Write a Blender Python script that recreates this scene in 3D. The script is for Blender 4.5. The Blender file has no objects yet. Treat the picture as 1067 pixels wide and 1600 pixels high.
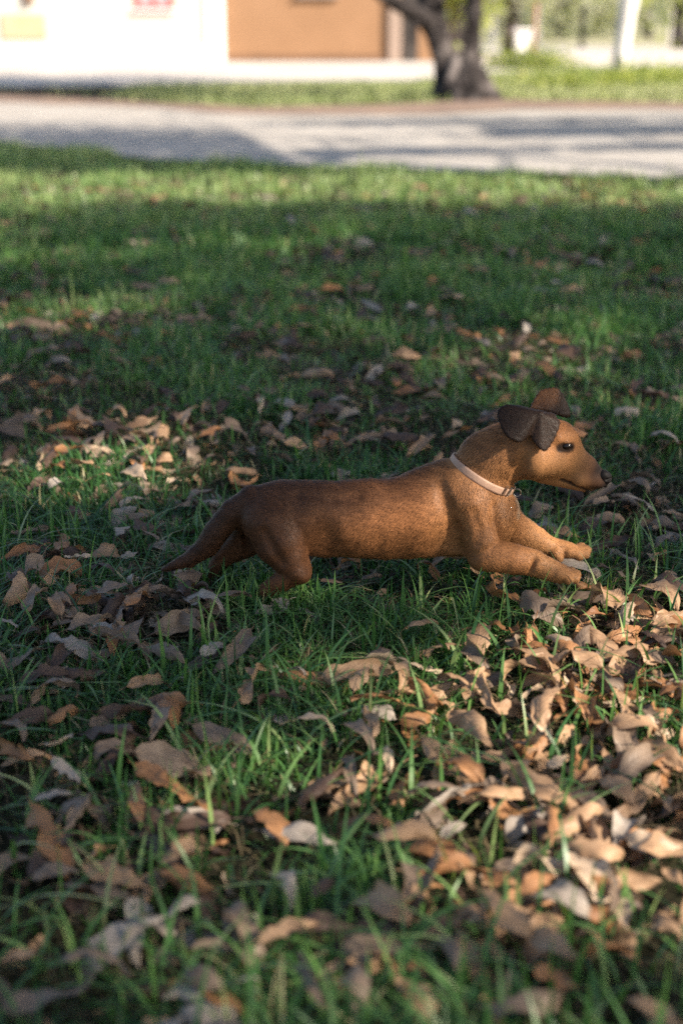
import bpy, math, random
import numpy as np
from mathutils import Vector, Matrix
from mathutils.bvhtree import BVHTree

sc = bpy.context.scene
col = sc.collection
random.seed(7)
rng = np.random.default_rng(7)
R = math.radians

# ------------------------------------------------------------------ camera
CAM_H = 0.78
PITCH = R(19.0)
FPX = 50.0 / 36.0 * 1600.0
cam_d = bpy.data.cameras.new('camera')
cam_d.sensor_fit = 'VERTICAL'
cam_d.sensor_height = 36.0
cam_d.lens = 50.0
cam_d.clip_start = 0.05
cam_d.clip_end = 2000
cam_d.dof.use_dof = True
cam_d.dof.focus_distance = 1.98
cam_d.dof.aperture_fstop = 2.8
cam = bpy.data.objects.new('camera', cam_d)
cam.location = (0, 0, CAM_H)
cam.rotation_euler = (math.pi / 2 - PITCH, 0, 0)
col.objects.link(cam)
sc.camera = cam

# ------------------------------------------------------------------ sky, sun, exposure
SUN = Vector((0.70, -0.46, 0.56)).normalized()          # towards the sun
world = bpy.data.worlds.new('World')
sc.world = world
world.use_nodes = True
wn = world.node_tree
bg = wn.nodes['Background']
sky = wn.nodes.new('ShaderNodeTexSky')
sky.sky_type = 'NISHITA'
sky.sun_disc = False
sky.sun_elevation = math.asin(SUN.z)
sky.sun_rotation = math.atan2(SUN.x, SUN.y)
sky.air_density = 1.0
sky.dust_density = 2.0
wn.links.new(sky.outputs[0], bg.inputs[0])
bg.inputs[1].default_value = 0.10
sun_d = bpy.data.lights.new('sun', 'SUN')
sun_d.energy = 5.0
sun_d.angle = R(0.55)
sun_d.color = (1.0, 0.88, 0.73)
sun = bpy.data.objects.new('sun', sun_d)
sun.rotation_euler = (-SUN).to_track_quat('-Z', 'Y').to_euler()
sun.location = SUN * 30
col.objects.link(sun)
sc.view_settings.view_transform = 'Standard'
sc.view_settings.look = 'None'
sc.view_settings.gamma = 1.0
sc.view_settings.exposure = 1.32
sc.view_settings.use_curve_mapping = False
sc.render.engine = 'CYCLES'
sc.cycles.use_denoising = False
sc.cycles.max_bounces = 5
sc.cycles.diffuse_bounces = 3
sc.cycles.transparent_max_bounces = 6
sc.cycles.sample_clamp_indirect = 4.0

# ------------------------------------------------------------------ pixel -> world helpers (photo pixels, 1067 x 1600)
cp, sp = math.cos(PITCH), math.sin(PITCH)
def ray(px, py):
    x = px - 533.5; y = 800.0 - py
    return np.array([x, FPX * cp + y * sp, -FPX * sp + y * cp])
def at(px, py, Y):
    d = ray(px, py); t = Y / d[1]
    return np.array([0, 0, CAM_H]) + d * t
def onz(px, py, z=0.0):
    d = ray(px, py); t = (z - CAM_H) / d[2]
    return np.array([0, 0, CAM_H]) + d * t
def ppm(p):
    return FPX / (p[1] * cp + (CAM_H - p[2]) * sp)

# ------------------------------------------------------------------ noise
def vnoise(x, y, seed=0):
    xi = np.floor(x).astype(np.int64); yi = np.floor(y).astype(np.int64)
    fx = x - xi; fy = y - yi
    fx = fx * fx * (3 - 2 * fx); fy = fy * fy * (3 - 2 * fy)
    def h(a, b):
        n = (a * 374761393 + b * 668265263 + seed * 974711) & 0x7fffffff
        n = ((n ^ (n >> 13)) * 1274126177) & 0x7fffffff
        return ((n ^ (n >> 16)) & 0xffff) / 65535.0
    return (h(xi, yi) * (1 - fx) + h(xi + 1, yi) * fx) * (1 - fy) + (h(xi, yi + 1) * (1 - fx) + h(xi + 1, yi + 1) * fx) * fy
def fbm(x, y, seed=0, o=3):
    s = 0; a = 0.5; t = 0
    for i in range(o):
        s = s + a * vnoise(x, y, seed + i * 17); t += a
        x = x * 2.03; y = y * 2.03; a *= 0.5
    return s / t
def sstep(a, b, x):
    t = np.clip((x - a) / (b - a), 0, 1)
    return t * t * (3 - 2 * t)

def ground_z(x, y):
    x = np.asarray(x, float); y = np.asarray(y, float)
    w = 1 - sstep(5.2, 6.8, y)
    return w * ((fbm(x * 2.3, y * 2.3, 5) - 0.5) * 0.05 + (fbm(x * 9, y * 9, 9) - 0.5) * 0.012)

# ------------------------------------------------------------------ object helpers
def tag(o, label=None, cat=None, group=None, kind=None):
    if label: o['label'] = label
    if cat: o['category'] = cat
    if group: o['group'] = group
    if kind: o['kind'] = kind
    return o
def link(name, data, parent=None):
    o = bpy.data.objects.new(name, data)
    col.objects.link(o)
    if parent is not None:
        o.parent = parent
        o.matrix_parent_inverse = parent.matrix_basis.inverted()
    return o
def empty(name, loc):
    o = bpy.data.objects.new(name, None)
    o.location = loc
    o.empty_display_size = 0.05
    col.objects.link(o)
    return o
def np_mesh(name, V, F, mats=(), smooth=True, mat_idx=None):
    """F: (n,3) or (n,4) int array or list of such arrays."""
    me = bpy.data.meshes.new(name)
    V = np.ascontiguousarray(V, np.float32)
    Fs = [np.asarray(f, np.int32) for f in (F if isinstance(F, list) else [F])]
    loops = np.concatenate([f.ravel() for f in Fs])
    tot = np.concatenate([np.full(len(f), f.shape[1], np.int32) for f in Fs])
    start = np.concatenate([[0], np.cumsum(tot)[:-1]]).astype(np.int32)
    me.vertices.add(len(V)); me.vertices.foreach_set('co', V.ravel())
    me.loops.add(len(loops)); me.loops.foreach_set('vertex_index', loops)
    me.polygons.add(len(tot)); me.polygons.foreach_set('loop_start', start)
    me.polygons.foreach_set('loop_total', tot)
    me.polygons.foreach_set('use_smooth', np.full(len(tot), smooth))
    for m in mats: me.materials.append(m)
    if mat_idx is not None:
        me.polygons.foreach_set('material_index', np.asarray(mat_idx, np.int32))
    me.update(calc_edges=True)
    me.validate()
    return me
def box_vf(x0, x1, y0, y1, z0, z1):
    V = np.array([(x, y, z) for x in (x0, x1) for y in (y0, y1) for z in (z0, z1)], float)
    F = np.array([(0, 1, 3, 2), (4, 6, 7, 5), (0, 4, 5, 1), (2, 3, 7, 6), (0, 2, 6, 4), (1, 5, 7, 3)])
    return V, F
def box(name, x0, x1, y0, y1, z0, z1, mat, parent=None, bevel=0.0):
    V, F = box_vf(x0, x1, y0, y1, z0, z1)
    o = link(name, np_mesh(name, V, F, [mat], smooth=False), parent)
    if bevel:
        b = o.modifiers.new('bevel', 'BEVEL'); b.width = bevel; b.segments = 2
    return o
def tube(path, radii, n=12):
    path = np.asarray(path, float)
    T = np.gradient(path, axis=0); T /= np.linalg.norm(T, axis=1)[:, None] + 1e-9
    ref = np.array([0.31, 0.93, 0.19])
    V = []
    for p, t, r in zip(path, T, radii):
        u = np.cross(t, ref); u /= np.linalg.norm(u); w = np.cross(t, u)
        a = np.arange(n) / n * 2 * math.pi
        V.append(p + r * (np.cos(a)[:, None] * u + np.sin(a)[:, None] * w))
    m = len(path); V = np.concatenate(V)
    F = [(i * n + k, i * n + (k + 1) % n, (i + 1) * n + (k + 1) % n, (i + 1) * n + k) for i in range(m - 1) for k in range(n)]
    V = np.vstack([V, path[:1], path[-1:]])
    T3 = [(m * n, (k + 1) % n, k) for k in range(n)] + [(m * n + 1, (m - 1) * n + k, (m - 1) * n + (k + 1) % n) for k in range(n)]
    return V, [np.array(F), np.array(T3)]

# ------------------------------------------------------------------ materials
def new_mat(name):
    m = bpy.data.materials.new(name); m.use_nodes = True
    nt = m.node_tree; nt.nodes.clear()
    out = nt.nodes.new('ShaderNodeOutputMaterial')
    return m, nt, out
def nd(nt, typ, **kw):
    n = nt.nodes.new(typ)
    for k, v in kw.items():
        if k.startswith('i_'):
            key = k[2:]
            n.inputs[int(key) if key.isdigit() else key.replace('_', ' ')].default_value = v
        else: setattr(n, k, v)
    return n
def ramp(nt, stops):
    r = nt.nodes.new('ShaderNodeValToRGB')
    e = r.color_ramp.elements
    while len(e) < len(stops): e.new(0.5)
    for el, (p, c) in zip(e, stops):
        el.position = p; el.color = (*c, 1)
    return r
def noisy_mat(name, stops, scale=5.0, detail=6, rough=0.85, bump=0.3, bump_scale=None, bump_dist=0.01, coords='Object', spec=0.3, scale2=None):
    m, nt, out = new_mat(name)
    tc = nd(nt, 'ShaderNodeTexCoord')
    n1 = nd(nt, 'ShaderNodeTexNoise', i_Scale=scale, i_Detail=detail, i_Roughness=0.62)
    nt.links.new(tc.outputs[coords], n1.inputs['Vector'])
    rp = ramp(nt, stops)
    if scale2:
        n3 = nd(nt, 'ShaderNodeTexNoise', i_Scale=scale2, i_Detail=4.0)
        nt.links.new(tc.outputs[coords], n3.inputs['Vector'])
        mx = nd(nt, 'ShaderNodeMath', operation='MULTIPLY_ADD'); mx.inputs[1].default_value = 0.5
        ad = nd(nt, 'ShaderNodeMath', operation='MULTIPLY'); ad.inputs[1].default_value = 0.5
        nt.links.new(n1.outputs[0], ad.inputs[0]); nt.links.new(n3.outputs[0], mx.inputs[0]); nt.links.new(ad.outputs[0], mx.inputs[2])
        nt.links.new(mx.outputs[0], rp.inputs[0])
    else:
        nt.links.new(n1.outputs[0], rp.inputs[0])
    b = nd(nt, 'ShaderNodeBsdfPrincipled', i_Roughness=rough)
    b.inputs['Specular IOR Level'].default_value = spec
    nt.links.new(rp.outputs[0], b.inputs['Base Color'])
    if bump:
        n2 = nd(nt, 'ShaderNodeTexNoise', i_Scale=bump_scale or scale * 4, i_Detail=6.0)
        nt.links.new(tc.outputs[coords], n2.inputs['Vector'])
        bp = nd(nt, 'ShaderNodeBump', i_Strength=bump, i_Distance=bump_dist)
        nt.links.new(n2.outputs[0], bp.inputs['Height'])
        nt.links.new(bp.outputs[0], b.inputs['Normal'])
    nt.links.new(b.outputs[0], out.inputs[0])
    return m

def foliage_mat(name, stops, trans=0.35, rough=0.5, attr='tint', spec=0.35):
    """leaf or blade: colour from a per-leaf attribute, some light passes through"""
    m, nt, out = new_mat(name)
    a = nd(nt, 'ShaderNodeAttribute', attribute_name=attr)
    rp = ramp(nt, stops)
    nt.links.new(a.outputs['Fac'], rp.inputs[0])
    b = nd(nt, 'ShaderNodeBsdfPrincipled', i_Roughness=rough)
    b.inputs['Specular IOR Level'].default_value = spec
    nt.links.new(rp.outputs[0], b.inputs['Base Color'])
    t = nd(nt, 'ShaderNodeBsdfTranslucent')
    g = nd(nt, 'ShaderNodeMixRGB', blend_type='MULTIPLY', i_0=1.0)
    g.inputs[2].default_value = (1.25, 1.35, 0.55, 1)
    nt.links.new(rp.outputs[0], g.inputs[1]); nt.links.new(g.outputs[0], t.inputs[0])
    mx = nd(nt, 'ShaderNodeMixShader', i_0=trans)
    nt.links.new(b.outputs[0], mx.inputs[1]); nt.links.new(t.outputs[0], mx.inputs[2])
    nt.links.new(mx.outputs[0], out.inputs[0])
    return m

def dry_leaf_mat(name, c_lo, c_hi, trans=0.18):
    m, nt, out = new_mat(name)
    uv = nd(nt, 'ShaderNodeUVMap', uv_map='leaf_uv')
    sep = nd(nt, 'ShaderNodeSeparateXYZ'); nt.links.new(uv.outputs[0], sep.inputs[0])
    oi = nd(nt, 'ShaderNodeObjectInfo')
    tc = nd(nt, 'ShaderNodeTexCoord')
    geo = nd(nt, 'ShaderNodeNewGeometry')
    # blotches
    n1 = nd(nt, 'ShaderNodeTexNoise', i_Scale=38.0, i_Detail=5.0, i_Roughness=0.65)
    nt.links.new(geo.outputs['Position'], n1.inputs['Vector'])
    ri = nd(nt, 'ShaderNodeMath', operation='MULTIPLY_ADD'); ri.inputs[1].default_value = 0.35; ri.inputs[2].default_value = -0.17
    nt.links.new(geo.outputs['Random Per Island'], ri.inputs[0])
    ad = nd(nt, 'ShaderNodeMath', operation='ADD'); nt.links.new(n1.outputs[0], ad.inputs[0]); nt.links.new(ri.outputs[0], ad.inputs[1])
    rp = ramp(nt, [(0.25, c_lo), (0.75, c_hi)])
    nt.links.new(ad.outputs[0], rp.inputs[0])
    # veins from uv: v is 0..1 across, u along
    av = nd(nt, 'ShaderNodeMath', operation='SUBTRACT'); av.inputs[1].default_value = 0.5
    nt.links.new(sep.outputs[1], av.inputs[0])
    ab = nd(nt, 'ShaderNodeMath', operation='ABSOLUTE'); nt.links.new(av.outputs[0], ab.inputs[0])
    mid = nd(nt, 'ShaderNodeMapRange', i_1=0.0, i_2=0.045, i_3=1.0, i_4=0.0); nt.links.new(ab.outputs[0], mid.inputs[0])
    k = nd(nt, 'ShaderNodeMath', operation='MULTIPLY_ADD'); k.inputs[1].default_value = -0.42
    nt.links.new(ab.outputs[0], k.inputs[0]); nt.links.new(sep.outputs[0], k.inputs[2])
    k2 = nd(nt, 'ShaderNodeMath', operation='MULTIPLY'); k2.inputs[1].default_value = 75.0; nt.links.new(k.outputs[0], k2.inputs[0])
    sn = nd(nt, 'ShaderNodeMath', operation='SINE'); nt.links.new(k2.outputs[0], sn.inputs[0])
    vr = nd(nt, 'ShaderNodeMapRange', i_1=0.35, i_2=1.0, i_3=0.0, i_4=0.75); nt.links.new(sn.outputs[0], vr.inputs[0])
    mxv = nd(nt, 'ShaderNodeMath', operation='MAXIMUM'); nt.links.new(mid.outputs[0], mxv.inputs[0]); nt.links.new(vr.outputs[0], mxv.inputs[1])
    cm = nd(nt, 'ShaderNodeMixRGB', blend_type='MULTIPLY'); cm.inputs[2].default_value = (0.72, 0.66, 0.6, 1)
    vs = nd(nt, 'ShaderNodeMath', operation='MULTIPLY'); vs.inputs[1].default_value = 0.55; nt.links.new(mxv.outputs[0], vs.inputs[0])
    nt.links.new(vs.outputs[0], cm.inputs[0]); nt.links.new(rp.outputs[0], cm.inputs[1])
    # dark spots
    n2 = nd(nt, 'ShaderNodeTexNoise', i_Scale=170.0, i_Detail=3.0)
    nt.links.new(geo.outputs['Position'], n2.inputs['Vector'])
    sr = nd(nt, 'ShaderNodeMapRange', i_1=0.62, i_2=0.72, i_3=0.0, i_4=0.55); nt.links.new(n2.outputs[0], sr.inputs[0])
    cs = nd(nt, 'ShaderNodeMixRGB', blend_type='MULTIPLY'); cs.inputs[2].default_value = (0.4, 0.3, 0.25, 1)
    nt.links.new(sr.outputs[0], cs.inputs[0]); nt.links.new(cm.outputs[0], cs.inputs[1])
    b = nd(nt, 'ShaderNodeBsdfPrincipled', i_Roughness=0.55)
    b.inputs['Specular IOR Level'].default_value = 0.4
    nt.links.new(cs.outputs[0], b.inputs['Base Color'])
    bp = nd(nt, 'ShaderNodeBump', i_Strength=0.5, i_Distance=0.0012)
    hh = nd(nt, 'ShaderNodeMath', operation='MULTIPLY_ADD'); hh.inputs[1].default_value = 0.6
    nt.links.new(mxv.outputs[0], hh.inputs[0]); nt.links.new(n1.outputs[0], hh.inputs[2])
    nt.links.new(hh.outputs[0], bp.inputs['Height']); nt.links.new(bp.outputs[0], b.inputs['Normal'])
    t = nd(nt, 'ShaderNodeBsdfTranslucent'); nt.links.new(cs.outputs[0], t.inputs[0])
    mx = nd(nt, 'ShaderNodeMixShader', i_0=trans)
    nt.links.new(b.outputs[0], mx.inputs[1]); nt.links.new(t.outputs[0], mx.inputs[2])
    nt.links.new(mx.outputs[0], out.inputs[0])
    return m

M = {}
M['soil'] = noisy_mat('lawn_soil', [(0.3, (0.008, 0.008, 0.005)), (0.5, (0.018, 0.018, 0.009)), (0.7, (0.035, 0.026, 0.016))], 14, rough=0.95, bump=0.8, bump_scale=60, spec=0.1)
M['gravel'] = noisy_mat('pale_gravel', [(0.3, (0.27, 0.245, 0.215)), (0.5, (0.35, 0.325, 0.295)), (0.72, (0.42, 0.395, 0.36))], 1.4, rough=0.95, bump=0.6, bump_scale=45, bump_dist=0.02, spec=0.15, scale2=40)
M['forecourt'] = noisy_mat('pale_sand', [(0.3, (0.42, 0.38, 0.33)), (0.7, (0.54, 0.50, 0.46))], 0.7, rough=0.95, bump=0.4, bump_scale=30, spec=0.1)
M['field'] = noisy_mat('dry_field', [(0.3, (0.26, 0.26, 0.15)), (0.7, (0.40, 0.37, 0.25))], 0.25, rough=0.95, bump=0.4, bump_scale=6, spec=0.05)
M['dirt'] = noisy_mat('bare_dirt', [(0.3, (0.14, 0.10, 0.08)), (0.5, (0.22, 0.16, 0.13)), (0.7, (0.30, 0.21, 0.15))], 1.5, rough=0.95, bump=0.6, bump_scale=25, bump_dist=0.02, spec=0.1)
M['white'] = noisy_mat('cream_render', [(0.3, (0.47, 0.46, 0.415)), (0.7, (0.53, 0.52, 0.475))], 1.2, rough=0.9, bump=0.2, bump_scale=60)
M['whiter'] = noisy_mat('white_paint', [(0.3, (0.70, 0.70, 0.72)), (0.7, (0.78, 0.78, 0.80))], 1.5, rough=0.85, bump=0.2, bump_scale=50)
M['orange'] = noisy_mat('ochre_render', [(0.25, (0.22, 0.125, 0.068)), (0.5, (0.25, 0.143, 0.079)), (0.75, (0.28, 0.163, 0.093))], 0.9, rough=0.92, bump=0.25, bump_scale=60)
M['shade_trim'] = noisy_mat('brown_shade_and_trim', [(0.3, (0.12, 0.07, 0.045)), (0.7, (0.18, 0.10, 0.06))], 2, rough=0.9)  # brown for the painted shadow under the ochre wall, letter box and collar keeper
M['greypaint'] = noisy_mat('grey_pilaster', [(0.3, (0.25, 0.19, 0.155)), (0.7, (0.30, 0.225, 0.185))], 2, rough=0.9)
M['darkwood'] = noisy_mat('dark_door_wood', [(0.3, (0.03, 0.026, 0.024)), (0.7, (0.06, 0.05, 0.045))], 3, rough=0.7)
M['red'] = noisy_mat('red_frame_paint', [(0.3, (0.5, 0.05, 0.04)), (0.7, (0.62, 0.09, 0.07))], 4, rough=0.6)
M['ochre_panel'] = noisy_mat('faded_ochre_panel', [(0.3, (0.44, 0.33, 0.20)), (0.7, (0.50, 0.38, 0.25))], 3, rough=0.85)
M['roof'] = noisy_mat('clay_roof', [(0.3, (0.25, 0.09, 0.05)), (0.7, (0.36, 0.15, 0.08))], 3, rough=0.9)
M['bark'] = noisy_mat('dark_bark', [(0.32, (0.012, 0.010, 0.010)), (0.48, (0.036, 0.031, 0.031)), (0.64, (0.17, 0.15, 0.145))], 3, detail=8, rough=0.95, bump=1.0, bump_scale=22, bump_dist=0.04, spec=0.15)
M['palebark'] = noisy_mat('pale_bark', [(0.3, (0.55, 0.52, 0.48)), (0.7, (0.72, 0.69, 0.65))], 3, rough=0.85, bump=0.5, bump_dist=0.02)
M['postpaint'] = noisy_mat('whitewash', [(0.3, (0.66, 0.64, 0.62)), (0.7, (0.76, 0.74, 0.72))], 5, rough=0.9)
M['rust'] = noisy_mat('rusty_pipe', [(0.3, (0.20, 0.09, 0.06)), (0.7, (0.32, 0.16, 0.10))], 12, rough=0.8)
m, nt, out = new_mat('window_glass')
b = nd(nt, 'ShaderNodeBsdfPrincipled', i_Roughness=0.08); b.inputs['Base Color'].default_value = (0.30, 0.32, 0.35, 1)
b.inputs['Specular IOR Level'].default_value = 0.8
nt.links.new(b.outputs[0], out.inputs[0]); M['glass'] = m
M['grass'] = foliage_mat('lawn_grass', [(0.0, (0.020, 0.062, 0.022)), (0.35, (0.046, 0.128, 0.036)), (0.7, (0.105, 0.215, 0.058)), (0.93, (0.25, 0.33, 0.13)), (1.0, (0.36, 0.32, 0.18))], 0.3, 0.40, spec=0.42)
M['thatch'] = foliage_mat('dead_thatch', [(0.0, (0.02, 0.022, 0.010)), (0.5, (0.06, 0.048, 0.024)), (1.0, (0.20, 0.15, 0.085))], 0.1, 0.7, spec=0.2)
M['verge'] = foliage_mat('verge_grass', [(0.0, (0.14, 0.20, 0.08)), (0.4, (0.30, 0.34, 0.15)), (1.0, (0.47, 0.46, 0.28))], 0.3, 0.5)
M['crown'] = foliage_mat('tree_leaves', [(0.0, (0.04, 0.09, 0.02)), (0.5, (0.08, 0.15, 0.03)), (1.0, (0.17, 0.22, 0.04))], 0.3, 0.5)
M['crown_pale'] = foliage_mat('far_tree_leaves', [(0.0, (0.26, 0.28, 0.21)), (0.5, (0.38, 0.39, 0.30)), (1.0, (0.48, 0.47, 0.38))], 0.4, 0.6)  # foliage colour paled to stand for distant haze; no air is built
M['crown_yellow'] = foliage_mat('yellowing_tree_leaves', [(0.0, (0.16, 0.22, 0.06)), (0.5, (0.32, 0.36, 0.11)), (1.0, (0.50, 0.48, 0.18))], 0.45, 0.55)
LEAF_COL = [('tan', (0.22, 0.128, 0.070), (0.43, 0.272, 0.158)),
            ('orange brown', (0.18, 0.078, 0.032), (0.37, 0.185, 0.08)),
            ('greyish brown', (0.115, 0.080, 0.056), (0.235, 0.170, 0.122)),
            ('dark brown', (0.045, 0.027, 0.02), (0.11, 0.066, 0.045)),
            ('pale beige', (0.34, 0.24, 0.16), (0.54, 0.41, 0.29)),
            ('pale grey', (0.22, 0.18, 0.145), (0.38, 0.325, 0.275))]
LEAFM = [dry_leaf_mat('dry_leaf_' + n.replace(' ', '_'), a, b) for n, a, b in LEAF_COL]

# ------------------------------------------------------------------ ground, road, forecourt
def graded(a, b, fine, coarse_lo, coarse_hi, grow=1.25):
    xs = list(np.arange(a, b + fine / 2, fine))
    s = fine; x = xs[-1]
    while x < coarse_hi:
        s *= grow; x += s; xs.append(x)
    s = fine; x = xs[0]
    lo = []
    while x > coarse_lo:
        s *= grow; x -= s; lo.append(x)
    return np.array(lo[::-1] + xs)
def grid_faces(nx, ny):
    i = np.arange(nx - 1)[:, None]; j = np.arange(ny - 1)[None, :]
    a = (i * ny + j).ravel()
    return np.stack([a, a + ny, a + ny + 1, a + 1], 1)
gx = graded(-2.4, 2.4, 0.035, -420, 420); gy = graded(0.3, 6.6, 0.035, -60, 900)
GX, GY = np.meshgrid(gx, gy, indexing='ij')
V = np.stack([GX, GY, ground_z(GX, GY)], -1).reshape(-1, 3)
tag(link('ground', np_mesh('ground', V, grid_faces(len(gx), len(gy)), [M['soil']])), kind='structure')

def strip(name, near, far, z, mat, nv=10, wob=0.12, seed=3, x0=-60, x1=60):
    xs = np.concatenate([np.linspace(x0, -7, 30)[:-1], np.linspace(-7, 7, 180), np.linspace(7, x1, 30)[1:]])
    xs = xs[(xs >= x0) & (xs <= x1)]
    yn = np.interp(xs, *zip(*near)); yf = np.interp(xs, *zip(*far))
    k = np.ones(7) / 7
    yn = np.convolve(np.pad(yn, 3, 'edge'), k, 'valid'); yf = np.convolve(np.pad(yf, 3, 'edge'), k, 'valid')
    yn = yn + (fbm(xs * 1.7, xs * 0 + 3.3, seed) - 0.5) * wob * 3
    yf = yf + (fbm(xs * 1.7, xs * 0 + 8.3, seed + 5) - 0.5) * wob * 3
    t = np.linspace(0, 1, nv)
    Y = yn[:, None] * (1 - t) + yf[:, None] * t
    V = np.stack([np.repeat(xs[:, None], nv, 1), Y, np.full(Y.shape, z)], -1).reshape(-1, 3)
    return tag(link(name, np_mesh(name, V, grid_faces(len(xs), nv), [mat])), kind='structure')
ROAD_N = [(-60, 34), (-8, 13.6), (-2.5, 10.2), (-1.22, 8.8), (-0.52, 8.45), (0.25, 8.12), (0.97, 7.9), (1.85, 7.55), (8, 6.4), (60, -2)]
ROAD_F = [(-60, 40), (-10, 18.2), (-3.7, 15.4), (-2, 14.4), (-0.8, 13.2), (0.7, 13.2), (1.6, 13.9), (3.3, 13.9), (12, 12.6), (60, 5)]
strip('gravel_road', ROAD_N, ROAD_F, 0.006, M['gravel'], nv=14)
strip('dirt_edge', [(x, y - 0.15) for x, y in ROAD_F], [(-60, 41.5), (-10, 19.4), (-3.7, 16.6), (-2, 15.1), (-0.8, 14.1), (0.7, 14.8), (1.6, 15.6), (3.3, 15.0), (12, 13.6), (60, 6)], 0.011, M['dirt'], nv=5, seed=21)
strip('forecourt', [(-60, 44), (-10, 20.4), (-5, 18.8), (-2, 19.3), (1.0, 20.5), (2.4, 23.5), (4, 26.5), (7, 27), (60, 27)], [(-60, 60), (-10, 52), (60, 52)], 0.006, M['forecourt'], nv=10, seed=31)

strip('field', [(-200, 51.8), (200, 51.8)], [(-200, 800), (200, 800)], 0.012, M['field'], nv=30, seed=35, x0=-200, x1=200)

# ------------------------------------------------------------------ house
def house():
    YF = 31.0
    x_l = -16.0
    xc = at(350, 60, YF)[0]
    xo = at(607, 60, YF)[0]
    xg = at(627, 60, YF)[0]
    xd = at(655, 60, YF)[0]
    xr = xd + 0.5
    h = empty('house', ((x_l + xr) / 2, YF + 4, 0))
    tag(h, 'rendered house, cream on the left and ochre on the right, behind the gravel road', 'house')
    W = 3.1
    box('wall', x_l, xc, YF, YF + 8, 0, W, M['white'], h)['label'] = 'cream rendered wall'
    box('plinth', x_l, xc - 0.36, YF - 0.04, YF + 0.02, 0.0, 0.30, M['whiter'], h)
    box('pilaster', xc - 0.355, xc + 0.01, YF - 0.06, YF + 0.1, 0.0, W + 0.01, M['whiter'], h, 0.01)['label'] = 'white corner pilaster'
    box('wall', xc + 0.012, xr, YF + 0.16, YF + 7.9, 0, W - 0.01, M['orange'], h)['label'] = 'ochre rendered wall'
    box('base_shadow', xc + 0.014, xo, YF + 0.12, YF + 0.17, 0.0, 0.13, M['shade_trim'], h)  # brown strip stands for the contact shadow at the foot of the wall
    box('pilaster', xo, xg, YF + 0.05, YF + 0.2, 0.0, W - 0.02, M['greypaint'], h, 0.01)['label'] = 'grey pilaster'
    d = box('door', xg + 0.03, xd - 0.02, YF + 0.10, YF + 0.158, 0.02, 2.05, M['darkwood'], h)
    hv, hf = tube([(xg + 0.1, YF + 0.09, 1.0), (xg + 0.1, YF + 0.05, 1.0), (xg + 0.2, YF + 0.05, 1.0)], [0.012] * 3, 8)
    link('door_handle', np_mesh('door_handle', hv, hf, [M['greypaint']]), d)
    def window(x0, x1, z0, z1, yf, fm, cols=2):
        f = 0.07
        w = empty('window', ((x0 + x1) / 2, yf, z0)); w.parent = h; w.matrix_parent_inverse = h.matrix_basis.inverted()
        box('pane', x0 + f, x1 - f, yf - 0.012, yf - 0.004, z0 + f, z1 - f, M['glass'], w)
        box('frame', x0, x0 + f, yf - 0.05, yf + 0.01, z0, z1, fm, w); box('frame', x1 - f, x1, yf - 0.05, yf + 0.01, z0, z1, fm, w)
        box('frame', x0 + f, x1 - f, yf - 0.048, yf + 0.01, z1 - f, z1 - 0.002, fm, w); box('frame', x0 + f, x1 - f, yf - 0.048, yf + 0.01, z0 + 0.002, z0 + f, fm, w)
        box('mullion', (x0 + x1) / 2 - 0.025, (x0 + x1) / 2 + 0.025, yf - 0.045, yf, z0 + f, z1 - f, fm, w)
        box('sill', x0 - 0.06, x1 + 0.06, yf - 0.11, yf + 0.02, z0 - 0.05, z0 - 0.002, M['whiter'] if fm is M['red'] else fm, w)
        return w
    xa, xb = at(213, 10, YF)[0], at(272, 10, YF)[0]
    zr = at(213, 14, YF)[2]
    window(xa, xb, zr, zr + 1.2, YF, M['red'])['label'] = 'window with red frame'
    for k in (-11.5, -14.5): window(k, k + 0.9, zr, zr + 1.2, YF, M['red'])
    xa, xb = at(478, 10, YF)[0], at(514, 10, YF)[0]
    window(xa - 0.15, xb + 0.15, at(480, -3, YF + 0.16)[2] + .05, 2.3, YF + 0.16, M['greypaint'])['label'] = 'window with grey frame'
    p0, p1 = at(5, 60, YF), at(72, 22, YF)
    box('wall_panel', p0[0], p1[0], YF - 0.05, YF - 0.004, p0[2], p1[2], M['ochre_panel'], h, 0.008)['label'] = 'faded ochre panel'
    q = at(47, 6, YF)
    box('letter_box', q[0] - 0.09, q[0] + 0.09, YF - 0.1, YF - 0.004, q[2], q[2] + 0.3, M['shade_trim'], h, 0.01)
    # roof: gable with overhang, ridge along x
    a, b_, y0, y1, zr_ = x_l - 0.4, xr + 0.4, YF - 0.35, YF + 8.4, W + 2.2
    V = np.array([(a, y0, W), (b_, y0, W), (a, (y0 + y1) / 2, zr_), (b_, (y0 + y1) / 2, zr_), (a, y1, W), (b_, y1, W),
                  (a, y0, W + 0.18), (b_, y0, W + 0.18), (a, (y0 + y1) / 2, zr_ + 0.2), (b_, (y0 + y1) / 2, zr_ + 0.2), (a, y1, W + 0.18), (b_, y1, W + 0.18)])
    F = np.array([(0, 2, 3, 1), (2, 4, 5, 3), (6, 7, 9, 8), (8, 9, 11, 10), (0, 1, 7, 6), (4, 10, 11, 5), (0, 6, 8, 2), (2, 8, 10, 4), (1, 3, 9, 7), (3, 5, 11, 9)])
    rf = link('roof', np_mesh('roof', V, F, [M['roof']], smooth=False), h)
    box('chimney', -7.4, -6.8, YF + 2.6, YF + 3.2, W + 1.0, W + 2.6, M['white'], rf)
house()

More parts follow.
